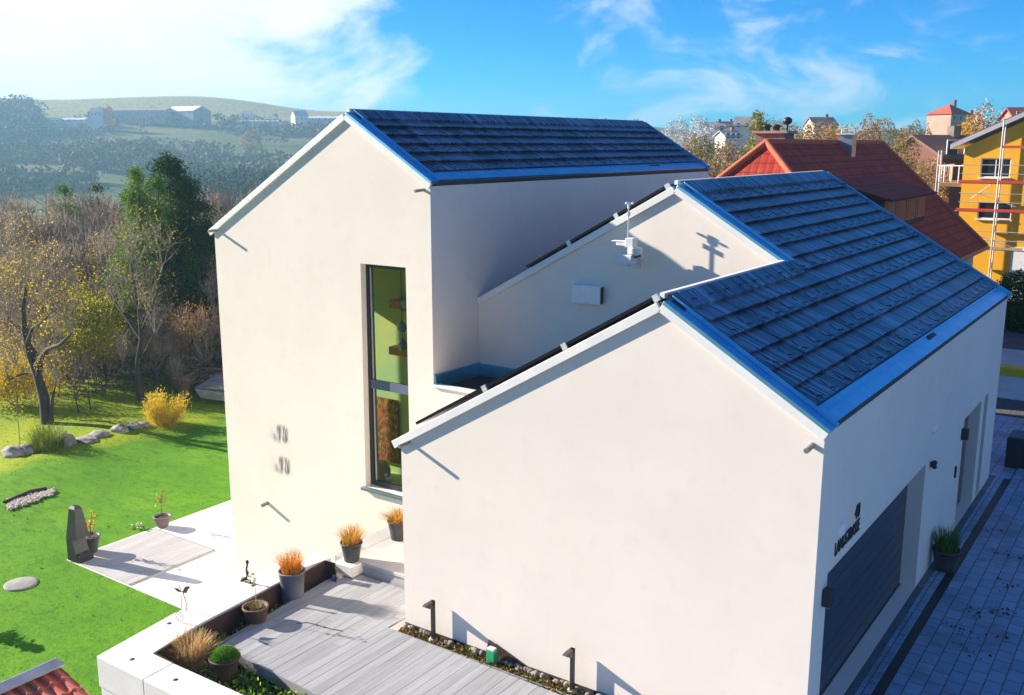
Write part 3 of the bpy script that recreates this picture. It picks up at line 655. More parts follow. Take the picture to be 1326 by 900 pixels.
# deck
DECKM = mat('grey_deck_board', (.35, .36, .38), (.285, .295, .315), 1.0, .65, bmp=.25, stretch=(9, .7, 3), island=.10, bscale=5)
dk = MB(); dx = -2.63; bw = .205
def dl(y): return -2.28-.35*(y+2.6)/3.49
i = 0
while True:
    xa = -2.62+i*bw; xb = xa+bw-.007; i += 1
    if xa > 7.6: break
    ya = -2.60-.045*(xa+2.28); yb = 1.10 if xb < .0 else (-.31-.025*max(0, xa))
    # left edge is skewed: trim the first boards where the edge crosses them
    def ylim(x): return -2.6+(-2.28-x)/.35*3.49   # y where edge reaches x
    cuts = [ya, yb]
    if xa < -2.28:
        yA, yB = max(ya, ylim(xa)), max(ya, ylim(xb))
        if yB < yb:
            yA = min(yA, yb); dk.prism([(xa, yA, -.035), (xb, yB, -.035), (xb, yb, -.035), (xa, yb, -.035)], (0, 0, .035))
        continue
    js = [ya]+([rng.choice((-1.35, -.75, .05))] if xb < 0 else [])+[yb]
    for a, b2 in zip(js[:-1], js[1:]):
        if b2-a > .05: dk.box(xa, xb, a, b2-.006, -.035+rng.uniform(-.002, .002), rng.uniform(-.002, .002))
deckt = thing('terrace_deck', 'grey plank deck between the planting bed and the garage gable', 'deck')
dk.build('boards', DECKM, deckt)
fb = MB(); fb.hexa([(-2.28, -2.62, -.20), (7.6, -3.07, -.20), (7.6, -3.045, -.20), (-2.28, -2.595, -.20), (-2.28, -2.62, .003), (7.6, -3.07, .003), (7.6, -3.045, .003), (-2.28, -2.595, .003)])
fb.hexa([(-2.305, -2.62, -.20), (-2.28, -2.60, -.20), (-2.63, .89, -.20), (-2.655, .89, -.20), (-2.305, -2.62, .003), (-2.28, -2.60, .003), (-2.63, .89, .003), (-2.655, .89, .003)])
fb.box(.0, 3.9, -.345, -.325, -.12, .002)
fb.build('edge_board', mat('deck_edge', (.30, .30, .31), (.24, .24, .25), 3, .6), deckt)
st = thing('entrance_step', 'raised pale step with slab joints beside the tall block', 'step')
sm_ = MB()
for x0, x1, y0, y1 in ((-2.62, -1.5, 1.14, 2.3), (-1.49, -.01, 1.14, 2.3), (-2.62, -1.5, 2.31, 3.58), (-1.49, -.01, 2.31, 3.58), (-3.1, -2.63, 1.75, 3.58)): sm_.box(x0, x1, y0, y1, .20, .27)
sm_.build('slab', mat('step_slab', (.50, .49, .47), (.43, .42, .41), 1.5, .8, bmp=.1), st, bevel=.006)
MB().box(-3.05, 0-.01, 1.17, 3.55, -.5, .197).build('riser', mat('step_riser', (.42, .42, .42), (.36, .36, .36), 2, .8), st)
# pots
POTD = mat('dark_grey_pot', (.045, .047, .05), (.06, .062, .066), 3, .6, bmp=.05); POTG = mat('mid_grey_pot', (.17, .18, .20), (.14, .15, .165), 3, .65, bmp=.05)
TERR = mat('brown_clay_pot', (.11, .06, .04), (.16, .09, .06), 4, .75, bmp=.15); TAUPE = mat('taupe_pot', (.22, .16, .16), (.18, .13, .135), 3, .6)
GRS = mat('dry_orange_grass', (.52, .27, .035), (.64, .40, .09), 20, .7, island=.35, transl=.35, spec=.1)
GRS2 = mat('red_orange_grass', (.62, .22, .02), (.66, .34, .05), 20, .7, island=.35, transl=.35, spec=.1)
STRAW = mat('straw_grass', (.66, .48, .24), (.52, .34, .15), 20, .7, island=.35, transl=.3, spec=.1)
def pot(root, rb, rt, h, m, rim=.02, soil=True, bulge=0):
    prof = [(0, 0), (rb*.96, 0), (rb, .01), ((rb+rt)/2*(1+bulge), h*.5), (rt, h-.03), (rt+rim, h-.03), (rt+rim, h), (rt-.015, h), (rt-.03, h-.06), (0, h-.06)]
    o = MB().lathe(prof, k=32).build('pot', m, root)
    if soil: MB().disc((0, 0, h-.055), rt-.03).build('soil', SOIL, root)
    return o
def blades(n, h, spread, rng, droop=.5, wdt=.006, r0=.1, z0=0):
    mb = MB()
    for _ in range(n):
        a = rng.uniform(0, 6.283); r = r0*math.sqrt(rng.random()); d = Vector((math.cos(a), math.sin(a), 0)); aa = a+rng.gauss(0, .6); d = Vector((math.cos(aa), math.sin(aa), 0))
        p = Vector((r*math.cos(a), r*math.sin(a), z0)); L = h*rng.uniform(.6, 1.1); s = spread*rng.uniform(.2, 1.1)
        perp = Vector((-d.y, d.x, 0))*wdt; last = None
        for k in range(4):
            t = k/3; q = p+d*(s*t*t)+Vector((0, 0, L*(t-droop*t*t*s/max(spread, .01)*.6))); wv = perp*(1-t*.8)
            if last: mb.add([last[0], last[1], q+wv, q-wv], [(0, 1, 2, 3)])
            last = (q-wv, q+wv)
    return mb
def leafy(n, pts, sc_, size, rng, aspect=.5):
    mb = MB()
    for _ in range(n):
        c = rng.choice(pts); mb.quadleaf(Vector(c)+Vector((rng.gauss(0, sc_), rng.gauss(0, sc_), rng.gauss(0, sc_))), size*rng.uniform(.6, 1.3), rng, aspect)
    return mb
def onz(px, py, z): return on(px, py, 2, z)
g1 = thing('potted_grass', 'tall mid grey pot of orange grass standing in the planting bed', 'potted grass', (-2.66, -.42, -.27), group='pots of ornamental grass')
pot(g1, .20, .26, .82, POTG); blades(420, .50, .24, rng, .45, .007, .2, .76).build('grass', GRS2, g1)
g2 = thing('potted_grass', 'dark pot of yellow-brown grass standing on the white stone block', 'potted grass', (-2.47, 1.10, .26), group='pots of ornamental grass')
pot(g2, .16, .225, .42, POTD); blades(420, .42, .26, rng, .4, .007, .18, .36).build('grass', GRS, g2)
g3 = thing('potted_grass', 'dark pot of drooping orange grass beside the tall block on the raised step', 'potted grass', (-2.42, 2.55, .27), rz=1, group='pots of ornamental grass')
pot(g3, .17, .235, .44, POTD); blades(420, .34, .34, rng, .6, .007, .18, .38).build('grass', GRS, g3)
sbk = tag(MB().box(-.26, .26, -.24, .24, 0, .24).build('stone_block', BLOCK, bevel=.015, loc=(-2.47, 1.05, .02)), 'square white stone block carrying a pot at the corner of the deck', 'stone block'); sbk.rotation_euler = (0, 0, .06)
STONE = mat('pale_stone', (.50, .47, .42), (.34, .32, .29), 4, .85, bmp=.5)
p = onz(429, 736, .1); tag(MB().blob((0, 0, .06), .17, .13, .15, rng, 3, .16).build('stone', STONE, loc=(p.x, p.y, -.05)), 'lumpy pale stone wedged between coping end and deck', 'stone')
p = onz(437, 744, .05); tag(MB().blob((0, 0, .04), .13, .10, .09, rng, 3, .16).build('stone', STONE, loc=(p.x, p.y, -.03)), 'small flat stone under the white block at the deck edge', 'stone')
t4 = thing('potted_plant', 'brown clay pot with one thin pale twig and a little grass', 'potted plant', (-2.45, -1.55, -.27))
pot(t4, .155, .235, .56, TERR); MB().tube([(.02, 0, .5), (.0, .02, .9), (-.06, .03, 1.12)], [.008, .006, .003], 5).build('stem', STRAW, t4)
leafy(26, [(-.05, .03, 1.1), (-.02, .03, .98), (-.06, 0, 1.18)], .045, .07, rng).build('leaves', mat('yellow_green_leaf', (.36, .38, .05), (.22, .28, .04), 9, .6, island=.3, transl=.3), t4)
blades(70, .18, .12, rng, .5, .006, .12, .5).build('grass', mat('olive_grass', (.22, .22, .05), (.35, .28, .08), 9, .7, island=.3), t4)
t5 = thing('potted_plant', 'clay pot with a bright green moss cushion beside the deck edge', 'potted plant', (-1.55, -3.02, -.27))
pot(t5, .15, .255, .46, TERR); mb = MB(); mb.blob((0, 0, .44), .22, .22, .17, rng, 3, .02, .8); mb.build('cushion', mat('moss', (.075, .20, .010), (.12, .27, .015), 16, .9, bmp=.9), t5)
mb = MB()
for _ in range(2600):
    a = rng.uniform(0, 6.283); e = math.asin(rng.random()); d = Vector((math.cos(a)*math.cos(e), math.sin(a)*math.cos(e), math.sin(e))); c = Vector((d.x*.215, d.y*.215, .44+d.z*.165)); d2 = (d+Vector((rng.gauss(0, .5), rng.gauss(0, .5), rng.gauss(0, .5)))).normalized()*.055; u = d2.cross(Vector((rng.gauss(0, 1), rng.gauss(0, 1), 1))).normalized()*.008; mb.add([c-u, c+u, c+d2], [(0, 1, 2)])
mb.build('grass', mat('moss_blade', (.11, .30, .01), (.20, .40, .03), 12, .8, island=.4, transl=.2), t5)
MB().tube([(-.20, -.17, .35), (-.26, -.12, .02)], .012, 6).build('stake', CLAMP, t5)
dg = thing('dry_grass_clump', 'straw coloured clump of dead grass in a basket rim at the bed corner', 'grass clump', (-2.30, -3.18, -.27))
blades(900, .78, .36, rng, .55, .007, .22, .05).build('grass', STRAW, dg); MB().lathe([(.2, 0), (.26, .14), (.28, .14), (.24, 0)], k=20).build('basket', TERR, dg)
# ground cover
GCM = mat('ground_cover_leaf', (.13, .30, .012), (.28, .40, .03), 2.2, .6, island=.45, transl=.25); gc = MB()
for _ in range(9000):
    if rng.random() < .5: x = rng.uniform(-2.75, -2.3); y = rng.uniform(-3.7, .5)
    else: x = rng.uniform(-2.6, 1.8); y = rng.uniform(-3.74, -2.66)
    if x > dl(y)-.03 and y > -2.66-.045*(x+2.28): continue
    k = noise.noise(Vector((x*1.7, y*1.7, 0)))
    if k < -.12 and rng.random() < .75: continue
    gc.quadleaf((x, y, -.26+abs(rng.gauss(0, .08))+max(0, k)*.1), rng.uniform(.04, .10), rng, .7)
tag(gc.build('ground_cover', GCM), 'low green leafy ground cover filling the planting bed', 'ground cover', kind='stuff')
fl = MB()
for _ in range(240):
    x = rng.uniform(-2.7, -1.4); y = rng.uniform(-3.7, -.6)
    if x > dl(y)-.03 and y > -2.66: continue
    fl.quadleaf((x, y, -.13+rng.uniform(0, .06)), .035, rng, .9)
tag(fl.build('white_blossom', mat('white_petal', (.7, .72, .66), (.6, .62, .55), 5, .6)), 'tiny white flowers scattered over the ground cover', 'flowers', kind='stuff')
bc = MB(); RUSTL = mat('border_leaf', (.14, .15, .015), (.24, .13, .03), 3.0, .7, island=.5, transl=.2)
for _ in range(2600):
    x = rng.uniform(.03, 4.6); y = rng.uniform(-.31-.02*x, -.03); k = noise.noise(Vector((x*2.5, y*2, 5)))
    bc.quadleaf((x, y, -.06+abs(rng.gauss(0, .035))+max(0, k)*.07), rng.uniform(.025, .07), rng, .6)
tag(bc.build('border_moss', RUSTL), 'olive and rust moss growing in the narrow border under the gable', 'moss', kind='stuff')
rb = MB()
for _ in range(70):
    x = rng.uniform(.05, 4.4); y = rng.uniform(-.10, -.02); s = rng.uniform(.02, .06)
    rb.blob((x, y, -.03+s*.3), s*1.3, s, s, rng, 1, .25)
tag(rb.build('border_rubble', mat('rubble', (.10, .08, .07), (.32, .29, .26), 9, .9)), 'dark rubble and chips along the foot of the gable', 'rubble', kind='stuff')
sh = MB(); sh.hexa([(1.95,-.10,-.07),(2.95,-.03,-.07),(2.95,-.01,-.07),(1.95,-.07,-.07),(2.02,-.05,.30),(2.75,-.03,.06),(2.75,-.015,.06),(2.02,-.03,.30)])
tag(sh.build('membrane_sheet', LINER), 'dark torn membrane sheet leaning on the gable behind the green canister', 'sheet')
gcn = thing('canister', 'green canister with a white cap standing in the narrow border', 'canister', (2.18, -.17, -.06))
MB().box(-.09, .09, -.055, .055, 0, .27).build('body', mat('green_plastic', (.01, .30, .12), (.012, .33, .14), 3, .4), gcn, bevel=.02); MB().box(-.08, .07, -.05, .05, .271, .31).build('cap', WP, gcn, bevel=.01)
def bollard(x, y, lab):
    b = thing('bollard_lamp', lab, 'bollard lamp', (x, y, -.06), group='bollard lamps along the gable')
    MB().box(-.03, .03, -.036, .036, 0, .80).build('post', DARKMET, b, bevel=.004)
    MB().prism([(-.05, -.037, .66), (-.05, .036, .80), (-.05, -.20, .80), (-.05, -.25, .775), (-.05, -.13, .70)], (.08, 0, 0)).build('lamp_head', mat('lamp_grey', (.07, .065, .065), (.09, .085, .085), 4, .45, .3), b)
    MB().box(-.04, .02, -.19, -.10, .735, .74).build('lens', WG, b); MB().lathe([(.09, 0), (.08, .05), (0, .05)], k=12).build('foot', STONE, b)
bollard(.80, -.13, 'dark bollard lamp nearest the left corner of the garage gable'); bollard(3.83, -.14, 'dark bollard lamp farther along the gable past the green canister')
cb = thing('cable', 'thin grey cable with two connectors lying on the plank deck', 'cable')
p = [onz(*q, .008) for q in ((384, 807), (398, 806), (410, 809), (420, 812), (432, 815), (444, 817))]
MB().tube(p, .006, 6).build('cord', DARKMET, cb)
for q in (p[2], p[3]): MB().blob(q, .03, .02, .012, rng, 1, 0).build('connector', DARKMET, cb)
# ornaments on the coping
ORN = mat('rusty_iron', (.055, .025, .022), (.10, .05, .04), 9, .7, .3)
p = onz(241, 791, .30); o = thing('flower_ornament', 'dark iron flower ornament on thin legs at the outer coping edge', 'ornament', (p.x, p.y, .30))
MB().tube([(0, 0, 0), (.02, .0, .18), (-.05, 0, .34)], .008, 6).tube([(-.16, .02, .0), (-.12, 0, .3)], .006, 6).build('stem', ORN, o)
pm = MB()
for i in range(9):
    a = i*.7; d = Vector((math.cos(a), math.sin(a)*.6, .5+.3*math.sin(i*2.1))).normalized(); c = Vector((-.08, 0, .36)); u = d.cross(Vector((.3, 1, .2))).normalized()*.05
    pm.add([c, c+d*.11+u, c+d*.21, c+d*.11-u], [(0, 1, 2, 3)])
pm.build('petals', ORN, o)
p = onz(233, 806, .30); o = thing('wire_ornament', 'small scrolled wire heart ornament on the white coping', 'ornament', (p.x, p.y, .303))
for s in (-1, 1):
    MB().tube([(s*(.02+.10*math.sin(t)*(1-.2*t/3)), .0, .02+.20*(t/3.14)) for t in [i*.35 for i in range(10)]], .006, 6).build('scroll', ORN, o)
MB().tube([(0, 0, .02), (.05, 0, .12), (-.05, 0, .16), (0, 0, .22)], .005, 6).build('swirl', ORN, o)
p = onz(318, 754, .30); o = thing('figure_ornament', 'slender dark iron figure ornament perched at the coping edge', 'ornament', (p.x, p.y, .30))
MB().tube([(-.12, 0, .0), (-.06, 0, .06), (.02, 0, .08), (.07, 0, .2), (.05, 0, .30), (.09, 0, .42)], [.03, .045, .035, .03, .018, .02], 8).blob((.09, 0, .46), .035, .03, .045, rng, 2, .1).build('body', ORN, o)
MB().tube([(.06, 0, .24), (.13, -.03, .2), (.15, -.03, .28)], .010, 6).build('arm', ORN, o); MB().tube([(.02, 0, .06), (.12, .02, .07), (.13, .02, 0)], .014, 6).build('leg', ORN, o)
# ------------------------------------------------------------------ lower patio
pd = thing('patio_deck', 'square grey plank deck let into the corner of the white patio', 'deck')
pm = MB(); i = 0
while True:
    xa = -15.15+i*.158; i += 1
    if xa > -12.15: break
    pm.box(xa, xa+.150, 1.96, 4.90, LZ-.02, LZ+.03+rng.uniform(-.001, .001))
pm.build('boards', mat('patio_board', (.48, .475, .47), (.41, .405, .405), 1.0, .65, bmp=.2, stretch=(9, .7, 3), island=.06), pd)
MB().box(-12.20, -12.16, 1.95, 4.92, LZ, LZ+.036).box(-15.17, -12.16, 4.90, 4.93, LZ, LZ+.036).build('edge_board', mat('deck_edge', (.3,.3,.3)), pd)
tc_ = thing('fire_column', 'tall tapered black steel fire column at the corner of the patio', 'fire column', (-14.95, 2.16, LZ+.03), rz=.10)
f = MB()
def ring(z, a, b_): return [(-a, -b_, z), (a, -b_, z), (a, b_, z), (-a, b_, z)]
f.hexa(ring(0, .24, .24)+[(-.235, -.235, .72), (-.02, -.235, .72), (-.02, .235, .72), (-.235, .235, .72)])
f.build('stove_back', DARKMET, tc_, bevel=.006)
MB().hexa(ring(.72, .235, .235)+ring(1.62, .13, .13)).build('flue_hood', DARKMET, tc_, bevel=.006)
MB().hexa(ring(1.62, .13, .13)+ring(1.70, .07, .07)).build('cap', DARKMET, tc_, bevel=.004)
MB().box(-.02, .34, -.23, .23, 0, .22).build('hearth', DARKMET, tc_, bevel=.01)
MB().box(.0, .28, -.19, .19, .221, .25).build('ash_bed', mat('ash', (.04,.035,.03), (.10,.09,.085), 9, .9), tc_)
YL = mat('yellow_leaf', (.55, .40, .02), (.62, .30, .02), 6, .6, island=.3, transl=.4)
q = onz(118, 714, LZ+.03); o = thing('potted_plant', 'black tub with a yellow autumn shrub next to the fire column', 'potted plant', (q.x, q.y, LZ+.03))
pot(o, .19, .29, .52, POTD, .025)
stems = [[(0, 0, .45), (.06, .02, .75), (.16, .05, 1.15)], [(0, 0, .45), (-.10, 0, .75), (-.16, 0, .95)], [(0, 0, .45), (.0, .05, .8), (.22, 0, 1.3)]]
mb = MB(); [mb.tube(s, [.014, .01, .005], 5) for s in stems]; mb.build('stem', ORN, o)
leafy(120, [Vector(s[1]).lerp(Vector(s[2]), t) for s in stems for t in (.0, .3, .6, 1)]+[Vector((0, 0, .6))], .075, .09, rng).build('leaves', YL, o)
q = onz(211, 682, LZ); o = thing('potted_plant', 'taupe bowl pot with a thin olive plant at the patio edge', 'potted plant', (q.x, q.y, LZ))
pot(o, .16, .27, .38, TAUPE, .015, bulge=.08); mb = MB(); stems = [[(0, 0, .3), (-.04, .02, .8), (-.02+.1*i, .02, 1.1+.05*i)] for i in range(-1, 2)]
[mb.tube(s, [.01, .007, .004], 5) for s in stems]; mb.build('stem', ORN, o)
leafy(130, [Vector(s[1]).lerp(Vector(s[2]), t) for s in stems for t in (.0, .3, .6, 1)], .085, .075, rng).build('leaves', mat('olive_leaf', (.20, .19, .02), (.34, .30, .04), 6, .6, island=.4, transl=.3), o)
q = onz(180, 684, LZ); o = thing('flower_clump', 'small clump of white flowers at the lawn edge of the plank deck', 'flowers', (q.x, q.y, LZ))
leafy(60, [(0, 0, .08), (.15, 0, .06), (-.2, -.1, .05)], .06, .10, rng).build('leaves', GCM, o); leafy(34, [(0, 0, .16), (.1, 0, .12)], .06, .07, rng, .9).build('petals', MATS['white_petal'], o)
q = onz(27, 756, LZ); st_ = tag(MB().lathe([(.44, -.05), (.45, .02), (.40, .035), (0, .035)], k=26).build('stepping_stone', mat('grey_slab', (.34, .33, .32), (.24, .24, .23), 5, .9, bmp=.3), loc=(q.x, q.y, LZ-.01)), 'round grey stepping stone set in the lawn', 'stepping stone')
gv = MB()
for _ in range(900):
    t = rng.random(); a = onz(10+60*t, 656-20*t+rng.gauss(0, 3.2)*(1-.6*t), LZ); s = rng.uniform(.025, .06); gv.blob((a.x, a.y, LZ+s*.3), s*1.2, s, s*.7, rng, 0, .2)
tag(gv.build('gravel_patch', mat('pale_gravel', (.50, .46, .40), (.34, .31, .27), 8, .9, island=.3)), 'strip of pale gravel along a dark shadow strip in the lawn', 'gravel', kind='stuff')
te = MB(); pp = [onz(8, 652, LZ), onz(24, 645, LZ), onz(42, 637.5, LZ), onz(62, 634, LZ)]
te.tube([(a.x-.08, a.y, LZ-.0) for a in pp], .10, 6); tag(te.build('shadow_edge', SOIL), 'dark strip built as the shadow edge behind the gravel strip', 'shadow edge')  # dark strip stands in for the shadow along the gravel
# ------------------------------------------------------------------ shed roof in the corner
sd = thing('garden_shed', 'small garden shed with a red pantile roof and grey ridge flashing', 'shed', (-5.88, -3.72, 0))
PANT = mat('red_pantile', (.46, .075, .035), (.40, .14, .09), 5, .5, bmp=.15, island=.25, lo=.4, hi=.6)
tm = MB(); sl_ = .27; zz = -1.02
for r_ in range(4):
    for j in range(16):
        y0 = -j*.235; d0 = .12+r_*.36; d1 = d0+.40
        prof = [(-.235, .0), (-.20, .045), (-.15, .06), (-.10, .04), (-.07, .008), (-.03, .0), (0, .012)]
        lift = .03 if True else 0
        va = [(d0, y0+py_-.01, zz-sl_*d0+pz) for py_, pz in prof]; vb2 = [(d1, y0+py_-.01, zz-sl_*d1+pz+lift) for py_, pz in prof]; vc = [(d1, y0+py_-.01, zz-sl_*d1+pz+lift-.02) for py_, pz in prof]
        n = len(prof); tm.add(va+vb2+vc, [(i, i+1, n+i+1, n+i) for i in range(n-1)]+[(n+i, n+i+1, 2*n+i+1, 2*n+i) for i in range(n-1)], False)
tm.build('roof_tiles', PANT, sd)
MB().hexa([(-.05, -4, zz-.16), (.0, -4, zz-.16), (.0, .04, zz-.16), (-.05, .04, zz-.16), (-.05, -4, zz+.085), (0, -4, zz+.09), (0, .04, zz+.09), (-.05, .04, zz+.085)]).hexa([(0, -4, zz+.06), (.26, -4, zz+.02), (.26, .04, zz+.02), (0, .04, zz+.06), (0, -4, zz+.088), (.26, -4, zz+.042), (.26, .04, zz+.042), (0, .04, zz+.088)]).build('ridge_flashing', metal('lead_grey', (.35, .36, .40), (.26, .27, .31), .45, .7), sd)
wd = MB(); wd.prism([(-.02, -.12, G_), (1.45, -.12, G_), (1.45, -.12, zz-.42), (-.02, -.12, zz-.03)], (0, -3.6, 0)); wd.build('wall', mat('shed_boards', (.12, .07, .04), (.08, .05, .03), 4, .8, stretch=(1, 1, .2)), sd)
# ------------------------------------------------------------------ driveway things
o = thing('potted_plant', 'green grassy plant in a black tub against the garage wall', 'potted plant', (8.02, 8.05, DZ))
pot(o, .20, .27, .46, POTD, .02); blades(420, .55, .22, rng, .3, .008, .22, .40).build('grass', mat('green_rush', (.05, .14, .015), (.09, .20, .02), 8, .6, island=.35, transl=.25), o)
o = thing('planter_box', 'square black planter box at the far end of the driveway', 'planter', (8.25, 16.7, DZ-.03))
MB().box(-.35, .6, -.45, .45, 0, .86).build('box', DARKMET, o, bevel=.015); MB().box(-.31, .56, -.41, .41, .861, .885).build('soil', mat('grey_grit', (.16, .17, .19), (.10, .10, .11), 20, .9), o)
lt = MB()
for _ in range(130):
    cx, cy = rng.choice(((9.0, 6.3), (9.35, 6.6), (8.85, 5.4), (9.5, 5.6), (9.15, 4.7), (9.3, 7.9), (9.0, 9.6), (8.3, 11.0))); lt.quadleaf((cx+rng.gauss(0, .16), cy+rng.gauss(0, .12), DZ+.012), rng.uniform(.03, .09), rng, .7)
tag(lt.build('leaf_litter', mat('dark_leaf', (.03, .02, .012), (.05, .035, .02), 8, .8)), 'dark fallen leaves scattered over the block paving', 'fallen leaves', kind='stuff')
q = pt(1308, 492, 42); tag(MB().box(-3.2, 3.2, -.35, .35, 0, .55).build('yellow_barrier', mat('yellow_paint', (.62, .50, .01), (.55, .44, .01), 2, .5), bevel=.05, loc=(q.x+2, q.y, -.05)), 'bright yellow kerb block beside the sunny pavement past the garage', 'barrier')
# ------------------------------------------------------------------ trees and shrubs
BARK = mat('dark_bark', (.035, .026, .022), (.07, .055, .045), 6, .9, bmp=.5, stretch=(1, 1, .3)); BARKG = mat('grey_twig', (.24, .20, .16), (.33, .28, .22), 2, .9, island=.3)
def grow(rng, h, r0, lean=0, spread=.55, levels=4, first=.35, kids=(3, 5), twig_r=.012, droop=0, up=.25):
    tr, cr = MB(), MB(); tips = []
    def br(p, d, L, r, lv):
        n = 4 if lv < 2 else 3; pts = [p]; rr = [r]; q = p.copy()
        for i in range(n):
            d = (d+Vector((rng.gauss(0, .13), rng.gauss(0, .13), rng.gauss(0, .08)+up*.25-droop*lv*.05))).normalized(); q = q+d*(L/n); pts.append(q.copy()); rr.append(max(twig_r*.45, r*(1-.62*(i+1)/n)))
        (tr if r > .035 else cr).tube(pts, rr, 6 if r > .06 else (4 if r > .02 else 3), cap=False)
        if lv >= levels: tips.append(pts[-1]); return
        k = rng.randint(*kids)
        for i in range(k):
            t = rng.uniform(first if lv == 0 else .3, 1.0); j = min(n-1, int(t*n)); c = pts[j].lerp(pts[j+1], t*n-j)
            a = Vector((rng.gauss(0, 1), rng.gauss(0, 1), rng.gauss(0, .5))).normalized(); nd = (d*(1-spread)+a*spread+Vector((0, 0, up))).normalized()
            br(c, nd, L*rng.uniform(.5, .75), max(twig_r, rr[j]*rng.uniform(.45, .7)), lv+1)
        br(pts[-1], d, L*.6, rr[-1], lv+1)
    br(Vector((0, 0, -.1)), Vector((lean, rng.gauss(0, .05), 1)).normalized(), h*.42, r0, 0)
    return tr, cr, tips
def leaves_on(tips, n, size, sp, rng, keep=None):
    mb = MB(); T = [t for t in tips if keep is None or keep(t)]
    for _ in range(n):
        c = rng.choice(T); mb.quadleaf(c+Vector((rng.gauss(0, sp), rng.gauss(0, sp), rng.gauss(0, sp*.7))), size*rng.uniform(.6, 1.3), rng, .65)
    return mb
GOLD = mat('golden_leaf', (.52, .36, .012), (.60, .44, .02), .8, .6, island=.35, transl=.45, spec=.2); LIME = mat('lime_leaf', (.46, .46, .015), (.60, .54, .02), .8, .6, island=.35, transl=.45, spec=.2)
RUSTLF = mat('rust_leaf', (.26, .10, .025), (.40, .22, .03), .8, .6, island=.35, transl=.35, spec=.2)
def tree(name, lab, cat, loc, parts, group=None, rz=0):
    t = thing(name, lab, cat, loc, rz, group)
    for nm, mb, m_ in parts:
        if mb.f: mb.build(nm, m_, t)
    return t
rng = random.Random(77)
# old fruit tree by the left edge, dark trunk with crooked limbs
a = onz(62, 547, -3.35); tr = MB()
def P3(px, py, dy=0): q = on(px, py, 1, a.y+dy); return (q.x-a.x, q.y-a.y, q.z-a.z)
tr.tube([P3(62, 551), P3(58, 520), P3(50, 490), P3(40, 462), P3(32, 430), P3(30, 400), P3(34, 370)], [.30, .24, .20, .17, .13, .09, .05], 10)
tr.tube([P3(50, 490), P3(52, 468), P3(40, 450, .3), P3(22, 428, .5), P3(12, 415, .6)], [.16, .13, .12, .08, .05], 8)
tr.tube([P3(46, 474), P3(62, 452, -.3), P3(78, 446, -.5), P3(92, 432, -.7)], [.13, .10, .08, .04], 8)
tr.tube([P3(35, 445), P3(42, 425, -.3), P3(56, 416, -.5), P3(68, 402, -.5)], [.10, .07, .05, .03], 8)
tr.tube([P3(50, 485), P3(38, 482, .2), P3(24, 486, .3), P3(12, 492)], [.09, .07, .05, .03], 7)
tr.tube([P3(66, 545), P3(68, 515), P3(73, 495)], [.10, .08, .04], 7)
tw = MB(); tips = []
for q, L in ((P3(34, 372), 2.2), (P3(30, 400), 2), (P3(12, 415), 1.6), (P3(92, 432), 1.7), (P3(68, 402), 1.8), (P3(78, 446), 1.3), (P3(20, 470), 1.4), (P3(12, 492), 1.2), (P3(73, 495), 1.0)):
    for _ in range(5):
        _t, c_, tp = grow(rng, L*2.0, .03, rng.uniform(-.7, .7), .7, 2, .2, (3, 4), .008); tw.add([Vector(v)+Vector(q) for v in c_.v], c_.f, True); tips += [x+Vector(q) for x in tp]
tree('fruit_tree', 'old fruit tree with a dark crooked trunk and sparse yellow leaves on the far lawn', 'tree', a, [('trunk', tr, BARK), ('twigs', tw, BARKG), ('leaves', leaves_on(tips, 3600, .085, .32, rng), GOLD)])
# the second tree with its forked trunk
a = onz(183, 518, -3.35); tr = MB()
tr.tube([P3(184, 520), P3(179, 500), P3(178, 470), P3(183, 440), P3(180, 400), P3(172, 360), P3(170, 335)], [.22, .17, .13, .11, .08, .05, .02], 9)
tr.tube([P3(178, 495), P3(168, 480), P3(160, 468)], [.08, .06, .03], 7); tr.tube([P3(183, 440), P3(170, 420), P3(150, 392), P3(143, 375)], [.09, .08, .06, .03], 7)
tr.tube([P3(182, 430), P3(196, 400), P3(205, 375), P3(208, 350)], [.07, .06, .04, .02], 7); tr.tube([P3(178, 470), P3(190, 452), P3(200, 430)], [.06, .05, .02], 6)
tw = MB(); tips = []
for q, L in ((P3(170, 335), 1.8), (P3(143, 375), 1.8), (P3(208, 350), 1.8), (P3(200, 430), 1.5), (P3(160, 468), 1.2), (P3(180, 400), 1.8), (P3(160, 405), 1.6), (P3(196, 400), 1.5), (P3(172, 360), 1.7)):
    for _ in range(5):
        _t, c_, tp = grow(rng, L*2.0, .03, rng.uniform(-.7, .7), .7, 2, .2, (3, 4), .008); tw.add([Vector(v)+Vector(q) for v in c_.v], c_.f, True); tips += [x+Vector(q) for x in tp]
tree('fruit_tree', 'slender forked fruit tree with bare twigs behind the yellow shrub', 'tree', a, [('trunk', tr, BARK), ('twigs', tw, BARKG), ('leaves', leaves_on(tips, 900, .08, .3, rng), GOLD)])
for (px, py, h, lab) in ((102, 535, 1.9, 'thinner of two young bare saplings between the fruit trees'), (118, 531, 2.6, 'taller young bare sapling with a straight dark stem between the fruit trees')):
    a = onz(px, py, -3.4); t_, c_, tp = grow(rng, h*1.35, .045, 0, .55, 3, .5, (3, 4), .008)
    tree('sapling', lab, 'sapling', a, [('trunk', t_, BARK), ('twigs', c_, BARK)])
